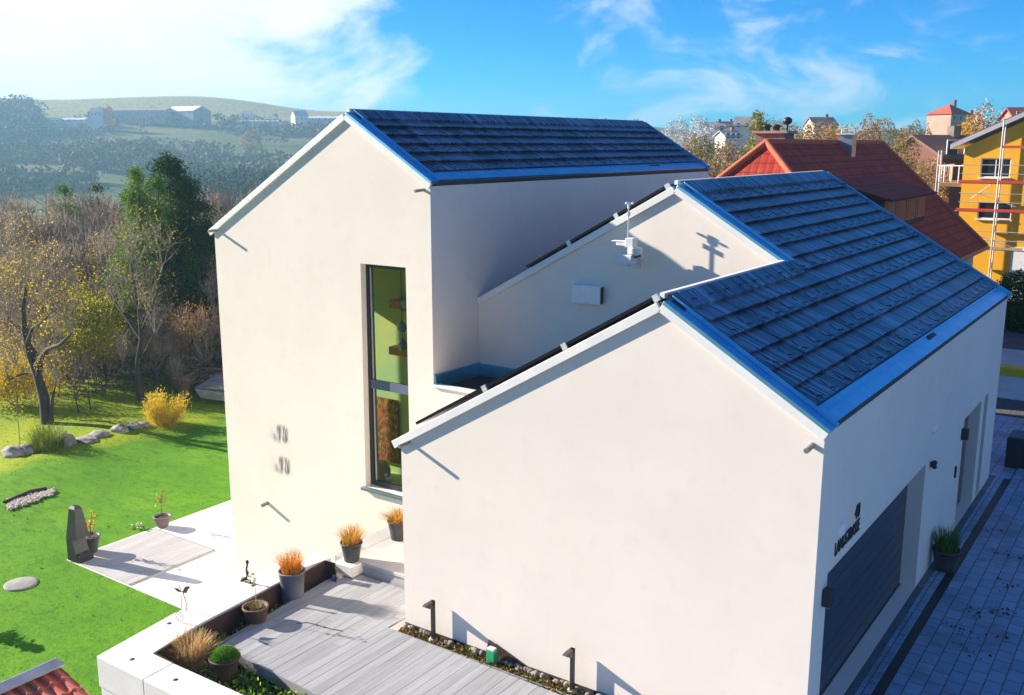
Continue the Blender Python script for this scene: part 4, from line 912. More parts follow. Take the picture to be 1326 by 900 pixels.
# yellow-leaved trees at the lawn edge
def leafy_tree(px, dist, top_py, lab, m_, n, size, name='autumn_tree', sp=.55, base=None, group=None, bark=BARK, spread=.6, keep=None):
    q = pt(px, top_py, dist); z0 = gz(q.x, q.y) if base is None else base; h = q.z-z0
    t_, c_, tp = grow(rng, h*1.02, .035*h/2.2, rng.uniform(-.1, .1), spread, 4, .3, (3, 4), .010)
    zm = max(t.z for t in tp); k = h/zm
    for mb in (t_, c_): mb.v = [(x*min(k, 1.1), y*min(k, 1.1), z*k) for x, y, z in mb.v]
    tp = [Vector((t.x*min(k, 1.1), t.y*min(k, 1.1), t.z*k)) for t in tp]
    return tree(name, lab, 'tree', (q.x, q.y, z0-.1), [('trunk', t_, bark), ('twigs', c_, BARKG), ('leaves', leaves_on(tp, n, size, sp, rng, keep), m_)], group)
leafy_tree(128, 55, 372, 'broad lime yellow tree between the two fruit trees', LIME, 15000, .095, sp=.45)
leafy_tree(96, 57, 395, 'low yellow green tree behind the old fruit tree', LIME, 9000, .095, sp=.45)
leafy_tree(88, 60, 318, 'thin tree with a few orange yellow leaf bunches high above the thicket', GOLD, 1300, .10, sp=.22)
leafy_tree(122, 59, 345, 'thin tree with orange yellow leaf tufts left of the evergreens', GOLD, 1300, .10, sp=.22)
leafy_tree(18, 52, 455, 'golden leaved bush tree at the left edge of the garden', GOLD, 8000, .09, sp=.45)
leafy_tree(272, 54, 385, 'rust and orange leaved tree close behind the tall block', RUSTLF, 2200, .09, sp=.45)
leafy_tree(262, 66, 300, 'dark red brown tree top beside the evergreens', RUSTLF, 1800, .10, sp=.4)
# evergreens
EVG = mat('evergreen_spray', (.028, .080, .008), (.050, .125, .010), .6, .7, island=.4, transl=.15, spec=.15); EVL = mat('bright_evergreen_spray', (.10, .23, .008), (.15, .28, .010), .6, .7, island=.4, transl=.25, spec=.15)
def conifer(px, dist, top_py, rad, lab, m_, n=9000, base=None, size=.30, cone=.75, name='conifer', group=None):
    q = pt(px, top_py, dist); z0 = gz(q.x, q.y) if base is None else base; h = q.z-z0
    fo = MB(); off = Vector((rng.uniform(0, 99), 0, 0)); nc = max(40, n//130)
    for _ in range(nc):
        t = rng.random()**.85; a = rng.uniform(0, 6.283)
        ed = rad*min(1, .55+t*2.2)*(1-t)**cone*(1+.6*noise.noise(Vector((math.cos(a)*1.2, math.sin(a)*1.2, t*h*.35))+off)); r = ed*math.sqrt(rng.uniform(.25, 1.1))
        out = Vector((math.cos(a), math.sin(a), 0)); c = Vector((0, 0, .3+t*(h-.5)))+out*r; cs = (.34+.30*rng.random())*(1-.45*t)*rad/2.4
        for _k in range(n//nc):
            g_ = Vector((rng.gauss(0, cs), rng.gauss(0, cs), rng.gauss(0, cs*.7))); p = c+g_-Vector((0, 0, .25*max(0, g_.dot(out)))); d = (out*.7+g_.normalized()*.7+Vector((0, 0, rng.gauss(-.1, .4)))).normalized(); s = size*rng.uniform(.5, 1.3)*(1-.35*t); u = d.cross(Vector((rng.gauss(0, .6), rng.gauss(0, .6), 1))).normalized()*s*.26
            fo.add([p-d*s*.4, p+u, p+d*s*.6, p-u], [(0, 1, 2, 3)])
    tr = MB().tube([(0, 0, -.2), (0, 0, h*.5), (0, 0, h*.93)], [rad*.10, rad*.06, .02], 8)
    return tree(name, lab, 'conifer', (q.x, q.y, z0), [('trunk', tr, BARK), ('foliage', fo, m_)], group)
conifer(217, 60, 203, 2.7, 'tallest dark evergreen with a bright green top in the thicket', EVG, 26000, cone=.5, size=.24)
conifer(177, 58, 217, 2.1, 'bright yellow-green evergreen left of the tallest dark one', EVL, 16000, cone=.5, size=.24)
conifer(203, 58.5, 224, 1.4, 'small bright green evergreen spire in front of the tallest dark one', EVL, 8000, cone=.6, size=.22)
conifer(243, 59, 231, 2.6, 'dark evergreen right of the tallest one and near the house', EVG, 22000, cone=.5, size=.24)
conifer(262, 57, 276, 2.0, 'lower dark evergreen against the tall block corner', EVG, 14000, cone=.5, size=.24)
conifer(82, 78, 231, 2.4, 'distant green spruce tip above the bare thicket on the left', EVL, 3600)
conifer(125, 84, 238, 2.0, 'distant dull green spruce left of the bright evergreen', EVG, 2600)
conifer(-22, 40, 700, 1.5, 'dark young spruce just outside the picture casting its shadow on the lawn', EVG, 3000, base=-3.35) if False else None
q = onz(-14, 826, -3.3); c0 = conifer(100, 40, 300, 1.0, 'small dark spruce on the lawn near the shed throwing a spiky shadow', EVG, 2200, base=-3.3, size=.34); c0.location = (q.x-1.4, q.y-.35, -3.32); c0.scale = (.55, .55, .14)
# bare thicket: six grown shapes, copied with their trunk and twigs
TH1 = mat('thicket_twig', (.31, .255, .19), (.42, .34, .24), .25, .9, island=.35); protos = []
for i in range(6):
    t_, c_, tp = grow(rng, 9.0, .13, rng.gauss(0, .06), rng.uniform(.38, .55), 5, .18, (3, 4), .014, up=.32)
    zm = max(t.z for t in tp); protos.append((t_, c_, zm))
placed = []; first = {}
spots = []
for row, (dist, n, lo, hi) in enumerate(((54, 12, 395, 425), (58, 13, 330, 385), (63, 13, 290, 340), (69, 14, 252, 300), (77, 13, 238, 268), (87, 14, 228, 252))):
    for i in range(n): spots.append((2+(300/n)*(i+rng.uniform(.1, .9)), dist+rng.uniform(-2.5, 2.5), rng.uniform(lo, hi), row))
for j, (px, dist, tp_, row) in enumerate(spots):
    q = pt(px, tp_, dist); z0 = gz(q.x, q.y)-.1; i = j % 6; t_, c_, zm = protos[i]; s = max(.25, (q.z-z0)/zm)
    lab = 'bare grey brown tree standing in the dense thicket beyond the lawn'
    if i not in first: o = tree('thicket_tree', lab, 'tree', (0, 0, 0), [('trunk', t_, BARKG), ('twigs', c_, TH1)], 'bare trees of the thicket'); first[i] = o
    else: o = copy_tree(first[i])
    o.location = (q.x, q.y, z0); o.rotation_euler = (0, 0, rng.uniform(0, 6.28)); o.scale = (max(s, .6)*rng.uniform(.85, 1.05), max(s, .6)*rng.uniform(.85, 1.05), s)
# undergrowth at the edge of the lawn
ug = MB()
for _ in range(16000):
    px = rng.uniform(-10, 300); d = rng.uniform(51.5, 64); q = pt(px, 400, d); hgt = abs(rng.gauss(0, .9))
    x, y = q.x, q.y; z = gz(x, y)+hgt; ug.quadleaf((x, y, z), rng.uniform(.12, .35), rng, .22)
tag(ug.build('undergrowth', mat('undergrowth_twig', (.06, .042, .038), (.13, .09, .06), .5, .9, island=.4)), 'tangled brown undergrowth at the foot of the thicket', 'undergrowth', kind='stuff')
# yellow shrub, pale plume grass, reeds
a = onz(212, 549, -3.35); o = thing('yellow_shrub', 'bright yellow fine-leaved shrub on the lawn by the row of stones', 'shrub', a)
bl = MB()
for _ in range(46):
    an = rng.uniform(0, 6.283); r = math.sqrt(rng.random()); b0 = Vector((math.cos(an)*r*.45, math.sin(an)*r*.45, 0)); L = rng.uniform(.75, 1.75)*(1-.25*r); d = Vector((math.cos(an)*r*.62+rng.gauss(0, .12), math.sin(an)*r*.62+rng.gauss(0, .12), 1)).normalized()
    bl.tube([b0, b0+d*L*.6, b0+d*L+Vector((0, 0, -.05))], [.014, .009, .004], 4)
    for _k in range(150):
        t = rng.uniform(.12, 1.05); q = b0+d*L*t+Vector((rng.gauss(0, .11), rng.gauss(0, .11), rng.gauss(0, .09)))*(.5+.8*(1-abs(t-.6))); e = (d+Vector((rng.gauss(0, .35), rng.gauss(0, .35), rng.gauss(0, .3)))).normalized()*rng.uniform(.05, .14); u = e.cross(Vector((rng.gauss(0, 1), rng.gauss(0, 1), .3))).normalized()*.016
        bl.add([q-e*.5, q+u, q+e*.5, q-u], [(0, 1, 2, 3)])
bl.build('foliage', mat('yellow_spray', (.66, .46, .03), (.72, .54, .06), .9, .7, island=.3, transl=.4, spec=.1), o)
q = onz(228, 500, -3.35); o = thing('plume_grass', 'pale plume grass tuft above the yellow shrub', 'grass', q); blades(420, 1.7, .55, rng, .35, .02, .25, 0).build('blades', mat('pale_plume', (.45, .40, .28), (.34, .30, .18), 2, .8, island=.3, transl=.3), o)
q = onz(240, 512, -3.35); o = thing('plume_grass', 'short brownish dry grass tuft right of the yellow shrub', 'grass', q); blades(300, 1.1, .5, rng, .35, .02, .3, 0).build('blades', mat('tan_plume', (.40, .27, .14), (.30, .20, .11), 2, .8, island=.3, transl=.3), o)
q = onz(63, 584, -3.35); o = thing('reed_clump', 'green reed clump growing between the lawn stones on the left', 'reeds', q); blades(520, 1.15, .5, rng, .3, .016, .6, 0).build('blades', mat('reed_green', (.12, .19, .015), (.20, .24, .03), 2, .7, island=.3, transl=.3), o)
q = onz(26, 575, -3.35); o = thing('thin_stake', 'thin bare stem standing in the lawn left of the reeds', 'sapling', q); MB().tube([(0, 0, 0), (.05, 0, 1.2), (-.02, 0, 2.3)], [.02, .015, .006], 6).build('trunk', BARKG, o); leafy(50, [(0, 0, 2.1), (0, 0, 1.7)], .25, .1, rng).build('leaves', GOLD, o)
ROCK = mat('lawn_rock', (.34, .32, .29), (.18, .17, .16), 2.5, .9, bmp=.5)
for px, py, rx, rz_, lab in ((18, 588, .55, .32, 'dark half-sunk boulder at the left edge of the lawn'), (35, 586, .42, .28, 'brownish boulder left of the reed clump'), (87, 578, .46, .36, 'tall grey boulder right of the reed clump'), (112, 574, .55, .13, 'long flat stone following the tall grey boulder'), (129, 567, .50, .15, 'flat pale stone in the middle of the stone row'), (155, 561, .42, .24, 'rounded pale boulder midway along the stone row'), (174, 555, .40, .18, 'low stone just left of the yellow shrub'), (186, 553, .32, .15, 'small stone touching the yellow shrub'), (205, 549, .28, .2, 'pale stone at the foot of the yellow shrub')):
    q = onz(px, py, -3.32); tag(MB().blob((0, 0, 0), rx, rx*.7, rz_, rng, 3, .16).build('rock', ROCK, loc=(q.x, q.y, lz(q.x, q.y)+rz_*.25)), lab, 'rock', 'stones edging the lawn')
# log pile and stone trough near the tall block
q = onz(262, 500, -3.35); o = thing('brushwood_pile', 'heap of cut branches beside the stone trough', 'brushwood', q)
mb = MB()
for _ in range(90):
    an = rng.uniform(-.5, .5)+.4; c = Vector((rng.gauss(0, .75), rng.gauss(0, .4), abs(rng.gauss(.25, .28)))); d = Vector((math.cos(an), math.sin(an), rng.gauss(.2, .35))).normalized()*rng.uniform(.3, .9); mb.tube([c-d, c+d], rng.uniform(.03, .07), 5)
mb.build('branches', mat('cut_branch', (.28, .20, .13), (.12, .08, .06), 4, .9, island=.4), o)
q = onz(281, 515, -3.35); o = thing('stone_trough', 'weathered stone trough with a slanting lid behind the tall block', 'trough', q, rz=.2)
MB().hexa([(-.65, -.45, 0), (1.2, -.45, 0), (1.2, .5, 0), (-.65, .5, 0), (-.9, -.6, .5), (1.4, -.6, .5), (1.4, .6, .5), (-.9, .6, .5)]).build('basin', STONE, o, bevel=.05)
MB().hexa([(-.75, -.6, .55), (1.4, -.6, .60), (1.4, .6, .95), (-.5, .6, .95), (-.75, -.6, .62), (1.4, -.6, .67), (1.4, .6, 1.02), (-.5, .6, 1.02)]).build('lid', mat('weathered_board', (.30, .26, .21), (.20, .18, .15), 4, .9), o, bevel=.01)
# ------------------------------------------------------------------ neighbours
rng = random.Random(303)
# red-roofed house: hip end towards us, long slope in shade
A = pt(993, 183, 40); A.z = 9.05; rx, ry = A.x, A.y; RB = 16.4; PK = .93; WE = 5.5; HD = WE*PK; AL = .6
rd_ = thing('red_roof_house', 'neighbouring house with a big red tiled hipped roof and two chimneys', 'house', (rx, ry, 0))
ez = 9.05-HD
def tile_mat(name, c1, c2, cu, cv):
    m, nt, b = nodes(name); b.inputs['Roughness'].default_value = .8; b.inputs['Specular IOR Level'].default_value = .2
    uvn = nt.nodes.new('ShaderNodeUVMap'); sp = nt.nodes.new('ShaderNodeSeparateXYZ'); nt.links.new(uvn.outputs[0], sp.inputs[0])
    def saw(o, n):
        a = nt.nodes.new('ShaderNodeMath'); a.operation = 'MULTIPLY'; a.inputs[1].default_value = n; nt.links.new(o, a.inputs[0])
        f = nt.nodes.new('ShaderNodeMath'); f.operation = 'FRACT'; nt.links.new(a.outputs[0], f.inputs[0]); return f.outputs[0]
    s1 = saw(sp.outputs[0], 1/cu); s2 = saw(sp.outputs[1], 1/cv)
    pr = nt.nodes.new('ShaderNodeMath'); pr.operation = 'PINGPONG'; pr.inputs[1].default_value = .5; nt.links.new(s1, pr.inputs[0])
    j1 = ramp(nt, pr.outputs[0], .0, .09); j2 = ramp(nt, s2, .0, .16)
    mn = nt.nodes.new('ShaderNodeMath'); mn.operation = 'MINIMUM'; nt.links.new(j1, mn.inputs[0]); nt.links.new(j2, mn.inputs[1])
    f = noisef(nt, coords(nt, (1, 1, 1), 'World'), 1.6, 6)
    c = mixc(nt, ramp(nt, f, .35, .68), c1, c2); c = mixc(nt, mn.outputs[0], tuple(x*.35 for x in c1), c)
    nt.links.new(c, b.inputs['Base Color'])
    ad = nt.nodes.new('ShaderNodeMath'); ad.operation = 'ADD'; nt.links.new(pr.outputs[0], ad.inputs[0]); nt.links.new(s2, ad.inputs[1]); bump(nt, b, ad.outputs[0], .25, .05); return m
RT = tile_mat('red_clay_tile', (.38, .034, .020), (.46, .066, .033), .30, .42)
def uvquad(pts, name, m_, parent, th=.08):
    """roof face with uv in metres along and up the slope"""
    p = [Vector(q) for q in pts]; me = bpy.data.meshes.new(name); n = (p[1]-p[0]).cross(p[2]-p[0]).normalized(); k = len(p)
    vs = p+[q-n*th for q in p]; fs = [tuple(range(k)), tuple(range(k, 2*k))[::-1]]+[((i+1) % k, i, k+i, k+(i+1) % k) for i in range(k)]
    me.from_pydata([tuple(q) for q in vs], [], fs); uv = me.uv_layers.new(name='UVMap'); u = (p[1]-p[0]).normalized(); v = n.cross(u)
    for poly in me.polygons:
        for li in poly.loop_indices:
            q = vs[me.loops[li].vertex_index]-p[0]; uv.data[li].uv = (q.dot(u), q.dot(v))
    me.materials.append(m_); o = bpy.data.objects.new(name, me); C.objects.link(o); o.parent = parent; return o
hy = HD*AL
uvquad([(-WE, -hy, ez), (WE, -hy, ez), (0, 0, 9.05)], 'roof', RT, rd_)
main = uvquad([(WE, -hy, ez), (WE, RB-.0, ez), (0, RB, 9.05), (0, 0, 9.05)], 'roof', RT, rd_)
uvquad([(-WE, RB, ez), (-WE, -hy, ez), (0, 0, 9.05), (0, RB, 9.05)], 'roof', RT, rd_)
RIDT = mat('ridge_clay', (.50, .12, .05), (.44, .10, .045), 3, .8)
for pa, pb in (((0, 0, 9.08), (-WE, -hy, ez+.05)), ((0, 0, 9.08), (WE, -hy, ez+.05)), ((0, 0, 9.08), (0, RB, 9.08)), ((0, RB, 9.08), (WE, RB, ez+.05))):
    MB().tube([pa, pb], .13, 8).build('ridge_tiles', RIDT, rd_)
MB().box(-WE+.5, WE-.5, -hy+.5, RB-.3, -2, ez+.25).build('wall', mat('house_render', (.55, .50, .42), (.48, .44, .37), 1, .85), rd_)
MB().prism([(-WE+.5, RB-.3, ez), (WE-.5, RB-.3, ez), (0, RB-.3, 8.85)], (0, .2, 0)).build('gable', MATS['house_render'], rd_)
MB().tube([(WE+.05, -hy, ez-.02), (WE+.05, RB+.1, ez-.02)], .10, 8).build('gutter', DARKMET, rd_)
def slopeP(px, py):   # point on the shaded slope in local coordinates
    n = Vector((PK, 0, 1)); d = ray(px, py); o0 = CAM-Vector((rx, ry, 0)); t = (9.05-o0.z-PK*o0.x)/(d.z+PK*d.x); return o0+d*t
CHB = mat('chimney_brick', (.20, .15, .13), (.13, .10, .09), 5, .9, bmp=.4)
q = pt(1003, 183, 42.5); c = MB().box(-.62, .62, -.5, .5, 8.0, 9.42).build('chimney', CHB, rd_); c.location = (q.x-rx, q.y-ry, 0)
MB().box(-.74, .74, -.62, .62, 9.42, 9.52).build('chimney_cap', mat('chimney_slab', (.34, .24, .20), (.3, .2, .17), 3, .8), c, bevel=.01)
for i, x in enumerate((-.35, .05)): MB().lathe([(.14, 9.52), (.13, 9.68), (.2, 9.69), (.2, 9.74), (0, 9.80)], (x, .0, 0), 12).build('cowl', DARKMET, c)
MB().tube([(.5, 0, 9.52), (.5, 0, 9.85)], .04, 6).blob((.5, 0, 9.92), .19, .19, .16, rng, 2, 0).build('cowl', INK, c)
q = slopeP(1097, 196); c = MB().box(-.30, .30, -.3, .3, 0, 1.0).build('chimney', metal('zinc', (.40, .40, .42), (.3, .3, .32), .4), rd_); c.location = (q.x, q.y, q.z-.25)
MB().box(-.42, .42, -.42, .42, 1.0, 1.06).box(-.36, .36, -.36, .36, 1.26, 1.30).tube([(-.3, 0, 1.06), (-.3, 0, 1.26)], .03).tube([(.3, 0, 1.06), (.3, 0, 1.26)], .03).build('chimney_cap', CLAMP, c)
q = slopeP(1150, 252); MB().tube([(q.x, q.y, q.z-.1), (q.x, q.y, q.z+.42)], .11, 10).build('vent_pipe', mat('yellow_pipe', (.55, .33, .02), (.5, .3, .02), 3, .5), rd_)
# shed dormer
a1, a2 = slopeP(1128, 282), slopeP(1206, 296); y0, y1 = a1.y-.6, a2.y; xf = (a1.x+a2.x)/2+.1; zf = 9.05-PK*xf; top = zf+1.35
dm = MB().prism([(xf, y0, zf-.1), (xf, y0, top), (xf-1.35/ (PK-.28)*1.0, y0, top+.28*1.35/(PK-.28))], (0, y1-y0, 0)).build('dormer', mat('dark_cladding', (.03, .02, .022), (.05, .03, .03), 3, .8), rd_)
x2 = xf-1.45/(PK-.28)
uvquad([(xf+.45, y0-.35, top-.05), (xf+.45, y1+.3, top-.05), (x2, y1+.3, top+.28*(xf-x2)+.05), (x2, y0-.35, top+.28*(xf-x2)+.05)], 'dormer_roof', RT, dm)
n_ = 4
for i in range(n_):
    ya = y0+.15+(y1-y0-.3)/n_*i; yb = ya+(y1-y0-.3)/n_-.12
    MB().box(xf+.003, xf+.06, ya, yb, zf+.25, top-.12).build('window', mat('red_wood', (.42, .08, .05), (.36, .07, .04), 3, .6), dm); MB().box(xf+.061, xf+.07, ya+.22, yb-.22, zf+.35, top-.22).build('pane', mat('red_curtain', (.20, .03, .025), (.10, .015, .015), 2, .5), dm)
# yellow house under scaffold
YD = 50.0
Y0 = on(1243, 200, 1, YD); yy = Y0.y
def Y2(px, py): q = on(px, py, 1, yy); return q.x, q.z
yh = thing('yellow_house', 'bright yellow gabled house with white framed windows behind a scaffold', 'house', (0, 0, 0))
xl, _z = Y2(1246, 230); xe, ze = Y2(1234, 193); xp, zp = Y2(1326, 152); sl = (zp-ze)/(xp-xe); xw = xl+5.2; zb = -1.5
wy = MB(); w1 = [Y2(1271, 205), Y2(1310, 205)]; w2_ = [Y2(1267, 262), Y2(1311, 262)]; zt1, zb1 = Y2(1290, 205)[1], Y2(1290, 230)[1]; zt2, zb2 = Y2(1290, 262)[1], Y2(1290, 284)[1]
wins = [(w1[0][0], w1[1][0], zb1, zt1), (w2_[0][0], w2_[1][0], zb2, zt2)]
wall_panel(wy, [(xl, zb), (xl+10.4, zb), (xl+10.4, ze+.1), (xw, ze+.1+(xw-xl)*sl), (xl, ze+.1)], [[(a, z0), (b_, z0), (b_, z1), (a, z1)] for a, b_, z0, z1 in wins], lambda a, z, d: (a, yy+d, z), .18)
wy.add([(xl, yy, zb), (xl, yy+11, zb), (xl, yy+11, ze+.1), (xl, yy, ze+.1)], [(0, 1, 2, 3)])
wy.build('wall', mat('yellow_render', (.88, .44, .010), (.82, .40, .010), .8, .85), yh)
EW = mat('grey_soffit', (.50, .50, .53), (.44, .44, .47), 2, .6)
for s in (1, -1):
    xa, xb = (xe-.1, xw) if s > 0 else (xl+10.9, xw)
    za, zb_ = ze-.0, ze+(xw-xe)*sl
    MB().hexa([(xa, yy-.32, za), (xb, yy-.32, zb_), (xb, yy+11.5, zb_), (xa, yy+11.5, za), (xa, yy-.32, za+.26), (xb, yy-.32, zb_+.26), (xb, yy+11.5, zb_+.26), (xa, yy+11.5, za+.26)]).build('roof', EW, yh)
    MB().hexa([(xa, yy-.28, za+.262), (xb, yy-.28, zb_+.262), (xb, yy+11.4, zb_+.262), (xa, yy+11.4, za+.262), (xa, yy-.28, za+.33), (xb, yy-.28, zb_+.33), (xb, yy+11.4, zb_+.33), (xa, yy+11.4, za+.33)]).build('roof_tiles', mat('brown_roof', (.16, .05, .035), (.2, .07, .05), 3, .7), yh)
for a, b_, z0, z1 in wins:
    f = MB(); t = .06
    f.box(a, b_, yy+.06, yy+.12, z0, z0+t).box(a, b_, yy+.06, yy+.12, z1-t, z1).box(a, a+t, yy+.06, yy+.12, z0+t, z1-t).box(b_-t, b_, yy+.06, yy+.12, z0+t, z1-t).box((a+b_)/2-.03, (a+b_)/2+.03, yy+.06, yy+.12, z0+t, z1-t)
    wo = f.build('window', WP, yh); MB().box(a+t, b_-t, yy+.09, yy+.10, z0+t, z1-t).build('pane', MATS['dark_glass'], wo); MB().box(a-.08, b_+.08, yy-.12, yy+.0, z0-.07, z0-.003).build('sill', WP, wo)
q1 = Y2(1310, 322); MB().box(q1[0], q1[0]+.9, yy-.03, yy-.003, -1.0, q1[1]+.1).build('door_surround', WP, yh)
# balcony on the left flank
bx0 = xl-1.5; bz = Y2(1230, 237)[1]
bal = MB().box(bx0, xl-.01, yy+.3, yy+5, bz-.22, bz).build('balcony', mat('timber_brown', (.32, .17, .08), (.26, .14, .07), 3, .7), yh)
for i in range(8): MB().tube([(bx0+.03, yy+.35+i*.6, bz), (bx0+.03, yy+.35+i*.6, bz+1.0)], .03, 6).build('post', WP, bal)
for i in range(4): MB().tube([(bx0+.03+i*.4, yy+.33, bz), (bx0+.03+i*.4, yy+.33, bz+1.0)], .03, 6).build('post', WP, bal)
MB().tube([(bx0+.03, yy+5, bz+1.0), (bx0+.03, yy+.33, bz+1.0), (xl, yy+.33, bz+1.0)], .035, 6).build('rail', WP, bal)
# scaffold
sf = thing('scaffold', 'grey tube scaffold with red boards in front of the yellow house', 'scaffold')
SCM = mat('scaffold_tube', (.62, .62, .62), (.5, .5, .5), 4, .45, .5); REDB = mat('red_board', (.62, .055, .03), (.55, .05, .03), 3, .6); WBRD = mat('plank', (.45, .33, .2), (.38, .27, .16), 4, .8)
ys = yy-1.0; 
def S2(px, py, y=ys): q = on(px, py, 1, y); return q.x, q.z
xs_ = [S2(1213, 230)[0], S2(1293, 230)[0], S2(1293, 230)[0]+3.0]; ztop = S2(1303, 155)[1]
for i, x in enumerate(xs_):
    for y in (ys, ys+.75): MB().tube([(x, y, -1.5), (x, y, (S2(1213, 195)[1] if i == 0 else ztop))], .04, 8).build('pole', SCM, sf)
for py_, red in ((237, 1), (274, 1), (323, 0)):
    z = S2(1290, py_)[1]; MB().box(xs_[0], xs_[2], ys, ys+.22, z-.06, z-.02).build('platform', WBRD, sf); MB().box(xs_[0]+1.2, xs_[1]+1.6, ys-.03, ys-.005, z-.02, z+.14).build('toe_board', REDB if red else WBRD, sf)
    for dz in (.5, 1.0): MB().tube([(xs_[0]+(1.3), ys, z+dz), (xs_[2], ys, z+dz)], .025, 6).build('rail', SCM, sf)
z = S2(1290, 192)[1]; MB().box(xs_[1], xs_[2], ys-.03, ys-.005, z, z+.15).build('toe_board', REDB, sf)
for (pa, pb) in (((1246, 298), (1315, 322)), ((1266, 250), (1315, 268)), ((1284, 238), (1256, 258))):
    u, v_ = S2(*pa), S2(*pb); MB().tube([(u[0], ys+.02, u[1]), (v_[0], ys+.02, v_[1])], .025, 6).build('brace', SCM, sf)
# hedge beside the yellow house and other greenery on the right
def bush(name, lab, cat, c, rad, h, m_, n, size, group=None):
    mb = MB(); off = Vector((rng.uniform(0, 99), rng.uniform(0, 99), 0)); n = int(n*1.9); size *= .62
    for _ in range(n):
        d = Vector((rng.gauss(0, 1), rng.gauss(0, 1), rng.gauss(0, 1))).normalized(); k = (1+.35*noise.noise(d*1.6+off)+.2*noise.noise(d*4+off))*rng.uniform(.55, 1)**.4
        mb.quadleaf((d.x*rad*k, d.y*rad*k, h*.5+d.z*h*.5*k), size*rng.uniform(.6, 1.3), rng, .6)
    tr = MB().tube([(0, 0, -.3), (0, 0, h*.6)], [rad*.06+.05, .03], 6)
    for _ in range(7):
        a = rng.uniform(0, 6.28); tr.tube([(0, 0, h*.15), (math.cos(a)*rad*.5, math.sin(a)*rad*.5, h*.6), (math.cos(a)*rad*.75, math.sin(a)*rad*.75, h*.82)], [.05, .035, .01], 5)
    t = thing(name, lab, cat, c, 0, group); tr.build('trunk', BARK, t); mb.build('foliage', m_, t); return t
q = pt(1308, 365, 55); bush('hedge_bush', 'dark evergreen bush at the corner beside the yellow house', 'bush', (q.x+.7, q.y, -.3), 1.4, 2.9, EVG, 6000, .22)
q = pt(1312, 415, 53.5); bush('hedge_bush', 'low dark hedge below the evergreen bush by the street', 'bush', (q.x+.8, q.y, -.3), 1.3, 1.7, EVG, 4000, .2)
BEIG = mat('beige_autumn_leaf', (.26, .19, .10), (.36, .25, .12), .12, .8, island=.4, transl=.25, spec=.1); OLIV = mat('olive_autumn_leaf', (.15, .14, .05), (.24, .19, .07), .12, .8, island=.4, transl=.25, spec=.1); FROST = mat('pale_frost_leaf', (.52, .52, .52), (.66, .64, .62), .2, .8, island=.4, spec=.1)
ORG = mat('orange_autumn_leaf', (.50, .24, .02), (.58, .36, .03), .2, .8, island=.35, transl=.3, spec=.1)
def far_bush(px, dist, top, wpx, lab, m_, n=2600, size=.5, name='autumn_tree', sink=0, group=None):
    q = pt(px, top, dist); z0 = gz(q.x, q.y)-.3; sc2 = dist*1.03/FPX
    return bush(name, lab, 'tree', (q.x, q.y, z0), wpx*sc2*.5, max(2, q.z-z0), m_, n, size, group)
far_bush(905, 62, 196, 62, 'olive brown thicket tree right of the tall roof end', OLIV, 7000, .22)
far_bush(945, 68, 186, 70, 'beige brown tree behind the red hip roof', BEIG, 7000, .24)
far_bush(885, 80, 180, 60, 'brown tree just above the tall roof corner', BEIG, 6000, .26)
far_bush(918, 95, 172, 80, 'rusty brown tree in the row behind the red hip', OLIV, 6000, .3)
far_bush(1050, 85, 158, 84, 'broad beige tree above the red ridge between the chimneys', BEIG, 8000, .28)
far_bush(1125, 78, 163, 80, 'sandy brown tree behind the far end of the red ridge', BEIG, 8000, .28)
far_bush(1165, 70, 182, 70, 'olive brown tree between the red roof and yellow house', OLIV, 7500, .24)
far_bush(1202, 67, 203, 60, 'light brown bush left of the yellow house balcony', BEIG, 6500, .22)
far_bush(1180, 68, 226, 50, 'lower olive bush behind the sloping red verge', OLIV, 5000, .2)
far_bush(1085, 110, 160, 60, 'orange tinted tree beyond the metal chimney', ORG, 4000, .34)
conifer(984, 74, 143, 2.4, 'slim yellow green larch with a crooked tip behind the red roof', mat('larch_spray', (.22, .24, .02), (.30, .27, .03), .5, .8, island=.4, transl=.25), 5000, cone=.8, size=.34)
far_bush(878, 210, 153, 44, 'pale grey tree crown on the skyline above the tall roof end', FROST, 3600, .5)
far_bush(905, 225, 149, 30, 'pointed pale grey tree on the skyline right of the other pale crown', FROST, 2400, .5)
far_bush(918, 235, 162, 34, 'lower pale grey bush on the skyline', FROST, 2000, .5)
far_bush(1275, 110, 141, 50, 'round orange brown tree above the yellow house roof', mat('tan_leaf', (.42, .25, .12), (.48, .32, .16), .2, .8, island=.3), 4000, .34)
far_bush(1258, 92, 154, 36, 'bright yellow tree left of the yellow house gable', ORG, 3000, .3)
far_bush(1185, 170, 163, 44, 'grey brown tree below the red pyramid roof', BEIG, 2600, .5)
far_bush(1262, 180, 152, 40, 'beige tree right of the red pyramid roof', BEIG, 2600, .5)
far_bush(1215, 160, 172, 30, 'dark green tree in front of the pyramid roofed house', EVG, 2200, .5)
far_bush(1145, 190, 158, 50, 'hazy beige tree on the village skyline', BEIG, 2600, .55)
far_bush(1010, 190, 156, 60, 'hazy brown tree behind the brick chimney', BEIG, 2600, .55)
